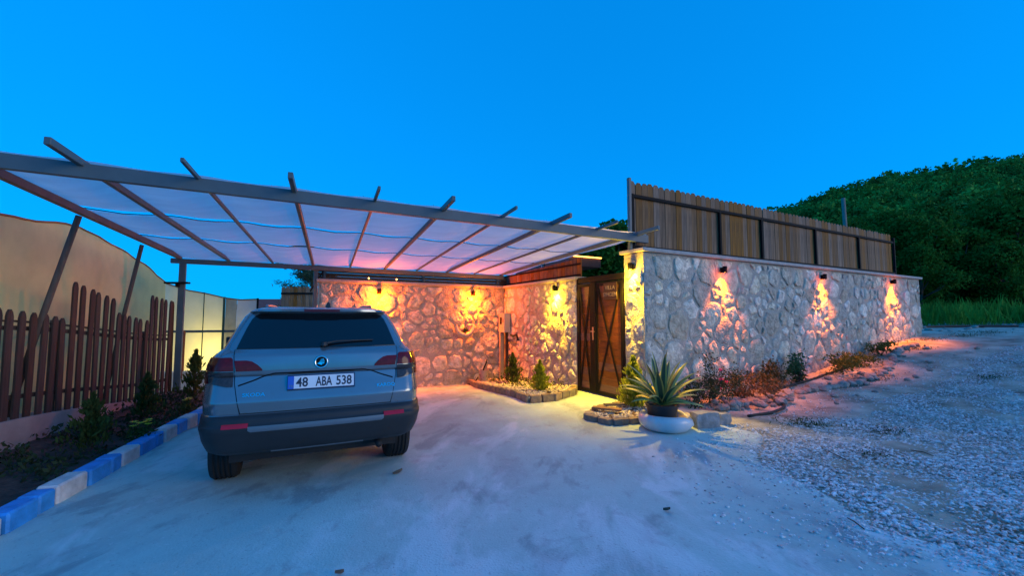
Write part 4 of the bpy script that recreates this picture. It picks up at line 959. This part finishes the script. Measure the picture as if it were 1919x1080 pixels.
# dry leaves and twigs
def debris(x, y, s_, label, seed, tw=False):
    rd = random.Random(seed); q = G(x, y, .015); t = rd.random() * 6.28; a = Vector((math.cos(t), math.sin(t), 0)); b = Vector((-a.y, a.x, 0))
    if tw: o = MB().tube([q, q + a * s_ * .5 + AZ * .012 + b * s_ * .05, q + a * s_], [.004, .005, .003], 5).build('twig', M_bark); tag(o, label, 'twig')
    else: o = MB().grid(lambda i, j: q + a * (i - .5) * s_ + b * ((j - .5) * s_ * .55 * math.sin(math.pi * min(.97, max(.03, i)))) + AZ * (.018 * math.cos((j - .5) * 3) + .012 * i), 6, 4).build('dry_leaf', M_bark, smooth=True); tag(o, label, 'leaf')
debris(-1.04, 3.98, .10, 'curled dry leaf on the concrete behind the car', 1)
debris(1.13, 3.22, .05, 'small dark leaf in the middle of the concrete', 2)
debris(-.95, 2.45, .05, 'small dark leaf on the near concrete', 5)
debris(2.35, 2.95, .16, 'thin dark twig on the near gravel', 3, True); debris(3.3, 4.3, .3, 'longer dark twig lying on the gravel', 4, True); debris(4.2, 4.6, .2, 'bent twig further back on the gravel', 6, True)

# ------------------------------------------------------------------ the car (car axes: x right, y forward, z up, y = 0 at the rear bumper)
CAR_RZ = R(25); CS = .955
car = thing('parked_car', Vector((-1.54, 3.485, 0)), 'grey-blue compact SUV parked under the carport, seen from behind', 'car', rz=CAR_RZ, scale=CS)
CM = WM[car.name]
M_paint = mat('metallic_paint', (.25, .29, .31), .2, metal=.68, var=.03, coat=.3, spec=.5)
M_trim = mat('black_trim', (.022, .023, .025), .55, var=.15)
M_glass = mat('dark_glass', (.006, .008, .010), .04, var=.0, coat=.3)
M_chrome = mat('chrome', (.75, .76, .78), .12, metal=1, var=0)
M_red = mat('red_lens', (.14, .004, .008), .10, var=.25, vscale=30, coat=.0, spec=.35)
M_redl = mat('red_reflector', (.55, .01, .03), .2, var=.1)
M_clear = mat('smoked_lens', (.05, .04, .04), .1, var=.3, vscale=40, coat=.0)
M_silver = mat('silver_trim', (.22, .24, .26), .35, metal=.6, var=.03)
ZT = [.38, .42, .50, .56, .585, .60, .625, .64, .68, .715, .73, .80, .812, .86, .95, 1.01, 1.025, 1.04, 1.10, 1.165, 1.18, 1.215, 1.225, 1.30, 1.40, 1.50, 1.535, 1.545, 1.565, 1.58, 1.595, 1.602, 1.605]
WT = [0.79, 0.84, 0.868, 0.876, 0.88, 0.884, 0.884, 0.88, 0.878, 0.878, 0.878, 0.878, 0.878, 0.878, 0.876, 0.872, 0.87, 0.868, 0.858, 0.83, 0.815, 0.775, 0.765, 0.735, 0.692, 0.64, 0.606, 0.592, 0.555, 0.5, 0.42, 0.32, 0.2]
RT = [0.13, 0.07, 0.03, 0.008, 0.0, -0.006, -0.006, 0.012, 0.022, 0.066, 0.064, 0.046, 0.047, 0.066, 0.104, 0.124, 0.11, 0.104, 0.108, 0.116, 0.124, 0.178, 0.188, 0.24, 0.312, 0.385, 0.405, 0.33, 0.325, 0.4, 0.75, 1.2, 1.6]
FT = [4.15, 4.22, 4.30, 4.36, 4.37, 4.38, 4.38, 4.38, 4.38, 4.38, 4.37, 4.36, 4.36, 4.33, 4.24, 4.05, 3.95, 3.80, 3.35, 3.12, 3.08, 2.98, 2.95, 2.78, 2.58, 2.36, 2.28, 2.25, 2.2, 2.12, 2.0, 1.9, 1.8]
def tb(z, T): return float(np.interp(z, ZT, T))
def outline(z, half=True):
    W, r0, f0 = tb(z, WT), tb(z, RT), tb(z, FT)
    up = sstep(1.1, 1.25, z); rc, ry = .16 * (1 - up) + .10 * up, .26 * (1 - up) + .16 * up
    rc = min(rc, W * .45); crown = .055 + .05 * up
    pts = []; xe = W - rc
    for i in range(15):
        x = xe * i / 14; pts.append((x, r0 + crown * (x / W) ** 2.4))
    ye = pts[-1][1]
    for i in range(1, 11):
        a = math.pi / 2 * i / 10; pts.append((xe + rc * math.sin(a), ye + ry * (1 - math.cos(a))))
    fr = min(.5, (f0 - ye - ry) * .4); ysid = pts[-1][1]
    for i in range(1, 23): pts.append((W, ysid + (f0 - fr - ysid) * i / 22))
    for i in range(1, 11):
        a = math.pi / 2 * i / 10; q = W * .55; pts.append((W - q * (1 - math.cos(a)), f0 - fr + fr * math.sin(a)))
    for i in range(1, 5): pts.append((W * .45 * (1 - i / 4), f0))
    return pts
_oc = {}
def surf(s, z):
    kz = round(z, 4)
    if kz not in _oc:
        p = outline(z); d_ = [0]
        for a, b in zip(p[:-1], p[1:]): d_.append(d_[-1] + math.hypot(b[0] - a[0], b[1] - a[1]))
        _oc[kz] = (d_, [a for a, b in p], [b for a, b in p])
    d_, X, Y = _oc[kz]; a = abs(s); x = float(np.interp(a, d_, X)); y = float(np.interp(a, d_, Y))
    return Vector((x if s >= 0 else -x, y, z))
def snorm(s, z):
    e = .006; a = surf(s + e, z) - surf(s - e, z); b = surf(s, min(1.6, z + e)) - surf(s, z - e); n_ = a.cross(b); n_.normalize(); return n_
def cw(p): return CM @ Vector(p)
def patch(name, rows, m, off=.004, n=16, rows_sub=6, thick=.012, parent=None, bevel_edge=True):
    """rows: list of (z, s_left, s_right) from low to high"""
    zs = [r[0] for r in rows]; tot = []
    for (a, b) in zip(rows[:-1], rows[1:]):
        k = max(1, min(rows_sub, int((b[0] - a[0]) / .012) + 1))
        for i in range(k): t = i / k; tot.append(tuple(a[c] + (b[c] - a[c]) * t for c in range(3)))
    tot.append(rows[-1]); vs, fs = [], []
    for (z, a, b) in tot:
        for i in range(n + 1):
            s_ = a + (b - a) * i / n; vs.append(surf(s_, z) + snorm(s_, z) * off)
    nr = len(tot); k = n + 1; base = len(vs)
    for j in range(nr - 1):
        for i in range(n): fs.append((j * k + i, j * k + i + 1, (j + 1) * k + i + 1, (j + 1) * k + i))
    ringi = list(range(k)) + [j * k + n for j in range(1, nr)] + [(nr - 1) * k + i for i in range(n - 1, -1, -1)] + [j * k for j in range(nr - 2, 0, -1)]
    for i in ringi:
        z, a, b = tot[i // k]; s_ = a + (b - a) * (i % k) / n; vs.append(vs[i] - snorm(s_, z) * thick)
    L_ = len(ringi)
    for i in range(L_): j = (i + 1) % L_; fs.append((ringi[i], base + i, base + j, ringi[j]))
    return MB().add([cw(v) for v in vs], fs).build(name, m, parent or car, sharp=32)
# body shell
zl = sorted(set(ZT + [.46, .53, .655, .70, .76, .83, .90, .925, .98, 1.06, 1.08, 1.13, 1.15, 1.20, 1.26, 1.33, 1.36, 1.43, 1.46, 1.52, 1.555, 1.572, 1.588]))
mb = MB(); nn = None
for z in zl:
    h_ = outline(z); ring = [(x, y, z) for x, y in h_] + [(-x, y, z) for x, y in h_[-2:0:-1]]
    nn = len(ring); mb.v += [tuple(cw(p)) for p in ring]
for j in range(len(zl) - 1):
    for i in range(nn): i2 = (i + 1) % nn; mb.f.append((j * nn + i, j * nn + i2, (j + 1) * nn + i2, (j + 1) * nn + i))
mb.f.append(tuple(reversed(range(nn)))); mb.f.append(tuple((len(zl) - 1) * nn + i for i in range(nn)))
body = mb.build('body', M_paint, car, sharp=24)
# wheel arches cut out of the shell
cut = MB()
for x in (-1, 1):
    for y in (.87, 3.51):
        n = 28; ring = [Vector((x * .98, y + .385 * math.cos(2 * math.pi * i / n), .36 + .385 * math.sin(2 * math.pi * i / n))) for i in range(n)]
        cut.prism([cw(p) for p in ring], (CM.to_3x3() @ Vector((-x * .42, 0, 0))))
co = cut.build('cutter', None); md = body.modifiers.new('arches', 'BOOLEAN'); md.operation = 'DIFFERENCE'; md.object = co; md.solver = 'EXACT'
bpy.context.view_layer.update(); me2 = bpy.data.meshes.new_from_object(body.evaluated_get(bpy.context.evaluated_depsgraph_get()))
body.modifiers.clear(); body.data = me2; bpy.data.objects.remove(co); me2.shade_smooth(); me2.set_sharp_from_angle(angle=R(24))
if not me2.materials: me2.materials.append(M_paint)
# bumper, tailgate and trim
bmp = patch('rear_bumper', [(.39, -1.02, 1.02), (.42, -1.05, 1.05), (.60, -1.08, 1.08), (.625, -1.08, 1.08), (.66, -1.06, 1.06), (.705, -1.0, 1.0)], M_trim, .006, 44)
patch('bumper_strip', [(.588, -.50, .50), (.600, -.52, .52), (.624, -.52, .52)], M_silver, .011, 24, parent=bmp)
patch('bumper_strip', [(.398, -.36, .36), (.408, -.36, .36)], M_silver, .011, 20, parent=bmp)
for sg_ in (-1, 1):
    a, b = sorted((sg_ * .52, sg_ * .70)); patch('reflector', [(.620, a, b), (.650, a, b)], M_redl, .014, 12, parent=bmp)
    a, b = sorted((sg_ * .46, sg_ * .50)); 
patch('tailgate_gap', [(.715, -.592, .592), (.80, -.608, .608), (.95, -.640, .640), (1.14, -.652, .652), (1.222, -.668, .668)], M_black, .0015, 40)
tg = patch('tailgate', [(.722, -.584, .584), (.80, -.602, .602), (.812, -.604, .604), (.95, -.634, .634), (1.01, -.637, .637), (1.025, -.638, .638), (1.04, -.639, .639), (1.14, -.646, .646), (1.165, -.65, .65), (1.218, -.662, .662)], M_paint, .005, 40, thick=.006)
# crease above the plate bends down towards the lamps
cr_ = [(-.60, .935), (-.50, .972), (-.40, 1.012), (-.34, 1.026), (0, 1.030), (.40, 1.030), (.46, 1.018), (.56, .975), (.62, .948)]
cp_ = MB(); vs, fs = [], []
for i in range(61):
    s_ = -.61 + 1.22 * i / 60; z = float(np.interp(abs(s_), [0, .36, .41, .50, .61], [1.028, 1.027, 1.012, .973, .935])); n_ = snorm(s_, z)
    for dz, of in ((-.006, .004), (-.003, .0070), (.003, .0100), (.007, .005)): vs.append(surf(s_, z + dz) + n_ * of)
for i in range(60):
    for k in range(3): fs.append((i * 4 + k, (i + 1) * 4 + k, (i + 1) * 4 + k + 1, i * 4 + k + 1))
MB().add([cw(v) for v in vs], fs).build('crease_line', M_black, tg, sharp=30)  # thin black strip laid along the tailgate crease
gl_o = patch('rear_window', [(1.226, -.655, .655), (1.30, -.632, .632), (1.40, -.600, .600), (1.47, -.572, .572), (1.505, -.545, .545), (1.525, -.50, .50)], M_glass, .005, 40, rows_sub=10)
patch('brake_light', [(1.548, -.15, .15), (1.562, -.15, .15)], mat('dark_red_lens', (.10, .005, .01), .15, coat=.7), .006, 12)
for sg_ in (-1, 1):
    def rw_(rows): return [(z, min(a * sg_, b * sg_), max(a * sg_, b * sg_)) for z, a, b in rows]
    t1 = patch('tail_light', rw_([(1.052, .442, .632), (1.068, .446, .634), (1.10, .478, .640), (1.128, .52, .643), (1.136, .56, .645)]), M_red, .012, 14)
    t2 = patch('tail_light', rw_([(1.055, .650, 1.03), (1.10, .654, 1.02), (1.15, .66, .96), (1.160, .67, .90)]), M_red, .011, 18)
    patch('lamp_lens', rw_([(.93, .650, .69), (.96, .650, .84), (1.00, .650, .86), (1.050, .650, .86)]), M_clear, .011, 12, parent=t2)
    patch('lamp_edge', rw_([(.955, .865, .93), (1.00, .865, 1.00), (1.050, .865, 1.03)]), M_red, .011, 10, parent=t2)
    # side glass and sill
    def side(y, z): return Vector((sg_ * (tb(z, WT) + .004), y, z))
    for (ya, yb, yc, yd) in ((.72, 1.02, 1.50, 1.50), (1.58, 1.58, 2.42, 2.42)):
        MB().grid(lambda i, j: cw(side((ya + (yb - ya) * j) + ((yc + (yd - yc) * j) - (ya + (yb - ya) * j)) * i, 1.20 + .27 * j)), 8, 8).build('side_window', M_glass, car, smooth=True)
    MB().box(cw((sg_ * .885, 2.2, .43)), .03 * CS, 2.0 * CS, .14 * CS, CM.to_3x3() @ Vector((1, 0, 0)) / CS, CM.to_3x3() @ Vector((0, 1, 0)) / CS).build('sill', M_trim, car)
    MB().tube([cw((sg_ * .50, .95, 1.565)), cw((sg_ * .505, 1.05, 1.612)), cw((sg_ * .50, 1.9, 1.625)), cw((sg_ * .47, 2.2, 1.60))], .014, 6).build('roof_rail', M_silver, car, smooth=True)
    mm = MB().tube([cw((sg_ * .80, 2.62, 1.12)), cw((sg_ * .93, 2.60, 1.13))], .02, 6)
    mm.box(cw((sg_ * .99, 2.60, 1.17)), .17, .09, .13, CM.to_3x3() @ Vector((1, 0, 0)) / CS, CM.to_3x3() @ Vector((0, 1, 0)) / CS); mm.build('mirror', M_trim, car, bevel=.012)
    for y in (.87, 3.51):
        c = Vector((sg_ * .765, y, .335)); w2 = .11
        prof = [(.22, -w2), (.27, -w2 - .004), (.315, -w2 + .004), (.333, -w2 + .03)]
        for g_ in (-.055, -.018, .018, .055): prof += [(.336, g_ - .012), (.326, g_ - .006), (.326, g_ + .006), (.336, g_ + .012)]
        prof += [(.333, w2 - .03), (.315, w2 - .004), (.27, w2 + .004), (.22, w2)]
        t_ = MB(); n = 40
        for r_, d_ in prof:
            for k in range(n): a = 2 * math.pi * k / n; t_.v.append(tuple(cw(c + Vector((d_, r_ * math.cos(a), r_ * math.sin(a))))))
        for i in range(len(prof) - 1):
            for k in range(n): k2 = (k + 1) % n; t_.f.append((i * n + k, i * n + k2, (i + 1) * n + k2, (i + 1) * n + k))
        wh = t_.build('tyre', M_rubber, car, sharp=35)
        rim = MB()
        for r_, d_ in [(.22, -w2), (.225, .0), (.215, .07 * sg_)]: 
            pass
        ring = [(.221, -w2 * .95), (.205, -.02), (.205, .02), (.221, w2 * .95)]
        for r_, d_ in ring:
            for k in range(n): a = 2 * math.pi * k / n; rim.v.append(tuple(cw(c + Vector((d_, r_ * math.cos(a), r_ * math.sin(a))))))
        for i in range(3):
            for k in range(n): k2 = (k + 1) % n; rim.f.append((i * n + k, i * n + k2, (i + 1) * n + k2, (i + 1) * n + k))
        for k in range(5):
            a = 2 * math.pi * k / 5; dv = Vector((0, math.cos(a), math.sin(a))); rim.beam(cw(c + Vector((sg_ * .075, 0, 0)) + dv * .02), cw(c + Vector((sg_ * .07, 0, 0)) + dv * .21), .05, .025, CM.to_3x3() @ Vector((1, 0, 0)))
        rim.tube([cw(c + Vector((-.09, 0, 0))), cw(c + Vector((sg_ * .09, 0, 0)))], .06 * CS, 14)
        rim.build('rim', M_silver, wh, sharp=35)
# underside: beam axle, silencer
MB().tube([cw((-.68, .87, .33)), cw((.68, .87, .33))], .05, 8).tube([cw((.18, .42, .36)), cw((.62, .42, .36))], .085, 12).tube([cw((.50, .12, .34)), cw((.50, .4, .35))], .028, 8).build('exhaust', M_rubber, car, smooth=True)
MB().box(cw((0, 2.2, .33)), 1.3, 3.6, .10, CM.to_3x3() @ Vector((1, 0, 0)) / CS, CM.to_3x3() @ Vector((0, 1, 0)) / CS).build('underbody', M_rubber, car)
# wiper, antenna, badge, plate and lettering
def sp(s_, z, of): return surf(s_, z) + snorm(s_, z) * of
MB().tube([cw(sp(.02, 1.245, .025)), cw(sp(.12, 1.262, .03)), cw(sp(.44, 1.272, .018))], [.012, .008, .006], 6).lathe([(0, 0), (.03, 0), (.025, .03), (0, .035)], cw(sp(.02, 1.235, .01)), 10).build('rear_wiper', M_trim, car)
q = Vector((0.06, .62, 1.585)); MB().add([cw(q + Vector(p)) for p in ((-.025, .0, 0), (.025, 0, 0), (.03, .17, .004), (-.03, .17, .004), (-.008, .03, .06), (.008, .03, .06))], [(0, 1, 5, 4), (1, 2, 5), (2, 3, 4, 5), (3, 0, 4), (0, 3, 2, 1)]).build('antenna_fin', M_trim, car, bevel=.003)
CX = lambda v: (CM.to_3x3() @ Vector(v)).normalized()
def on_car(s_, z, of=.01):
    n_ = snorm(s_, z); x = (surf(s_ + .02, z) - surf(s_ - .02, z)).normalized(); y = n_.cross(x)
    return cw(sp(s_, z, of)), CX(x), CX(y), CX(n_)
o_, x_, y_, n_ = on_car(.0, 1.105, .006)
bm_ = MB(); pr = []
ringp = [(.050, 0), (.053, .006), (.047, .009), (.042, .006)]
for r_, d_ in ringp:
    for k in range(36): a = 2 * math.pi * k / 36; bm_.v.append(tuple(o_ + (x_ * math.cos(a) + y_ * math.sin(a)) * r_ + n_ * d_))
for i in range(3):
    for k in range(36): k2 = (k + 1) % 36; bm_.f.append((i * 36 + k, i * 36 + k2, (i + 1) * 36 + k2, (i + 1) * 36 + k))
bdg = bm_.build('badge', M_chrome, car, smooth=True)
MB().add([o_ + (x_ * math.cos(2 * math.pi * k / 30) + y_ * math.sin(2 * math.pi * k / 30)) * .043 + n_ * .004 for k in range(30)], [tuple(range(30))]).build('badge_field', M_black, bdg)
wg = MB()
def bp2(pts): wg.prism([o_ + x_ * a * .042 + y_ * b * .042 + n_ * .0045 for a, b in pts], n_ * .003)
bp2([(-.75, -.30), (.15, -.62), (.10, -.38), (.55, -.30), (.52, -.12), (.02, -.16), (-.05, .0), (-.35, -.05)])
for k in range(3): b = k * .26; bp2([(-.42 + k * .12, -.02 + b), (.05 + .1 * k, .06 + b), (.62 - .10 * k, .16 + b * .95), (.60 - .10 * k, .02 + b * .95), (.1 + .1 * k, -.04 + b), (-.34 + k * .12, -.10 + b)])
wg.build('badge_arrow', M_chrome, bdg)
o_, x_, y_, n_ = on_car(.01, .936, .020)
y_ = (y_ * .6 + AZ * .4).normalized(); n_ = x_.cross(y_)
pl_ = MB().box(o_, .532 * CS, .124 * CS, .010, x_, y_, n_).build('number_plate', mat('plate_frame', (.01, .03, .09), .4), car, bevel=.003)
MB().box(o_ + n_ * .0055 + x_ * .018, .476 * CS, .104 * CS, .004, x_, y_, n_).build('plate_face', mat('plate_white', (.78, .80, .82), .45, var=.04), pl_)
MB().box(o_ + n_ * .0055 - x_ * .228, .046 * CS, .104 * CS, .0042, x_, y_, n_).build('plate_band', mat('plate_blue', (.02, .12, .55), .45, var=.04), pl_)
M_ink = mat('plate_ink', (.015, .025, .05), .5, var=.0)
for s_, dx, wd_ in (('48', -.155, .092), ('ABA', .015, .130), ('538', .176, .126)):
    me = text_mesh(s_, .103, .0006, .0020)
    co_ = np.array([v.co[:] for v in me.vertices]); lo_, hi_ = co_.min(0), co_.max(0)
    me.transform(Matrix.Diagonal((wd_ * CS / (hi_[0] - lo_[0]), .080 * CS / (hi_[1] - lo_[1]), 1, 1)) @ Matrix.Translation((-(lo_[0] + hi_[0]) / 2, -(lo_[1] + hi_[1]) / 2, 0)))
    me.transform(frame_mx(o_ + x_ * (dx * CS) + n_ * .0082, x_, y_, n_)); link_mesh('plate_number', me, M_ink, pl_)
me = text_mesh('TR', .028, .0004, .0004); me.transform(frame_mx(o_ - x_ * .228 - y_ * .030 + n_ * .0082, x_, y_, n_)); link_mesh('plate_number', me, M_silver, pl_)
for s_, at_, xsz, zz_ in (('SKODA', -.495, 1.15, .862), ('KAROQ', .545, 1.1, .876)):
    o_, x_, y_, n_ = on_car(at_, zz_, .0055); me = text_mesh(s_, .040, .0022, .0002, xsz); me.transform(frame_mx(o_, x_, y_, n_)); link_mesh('lettering', me, M_chrome, car)
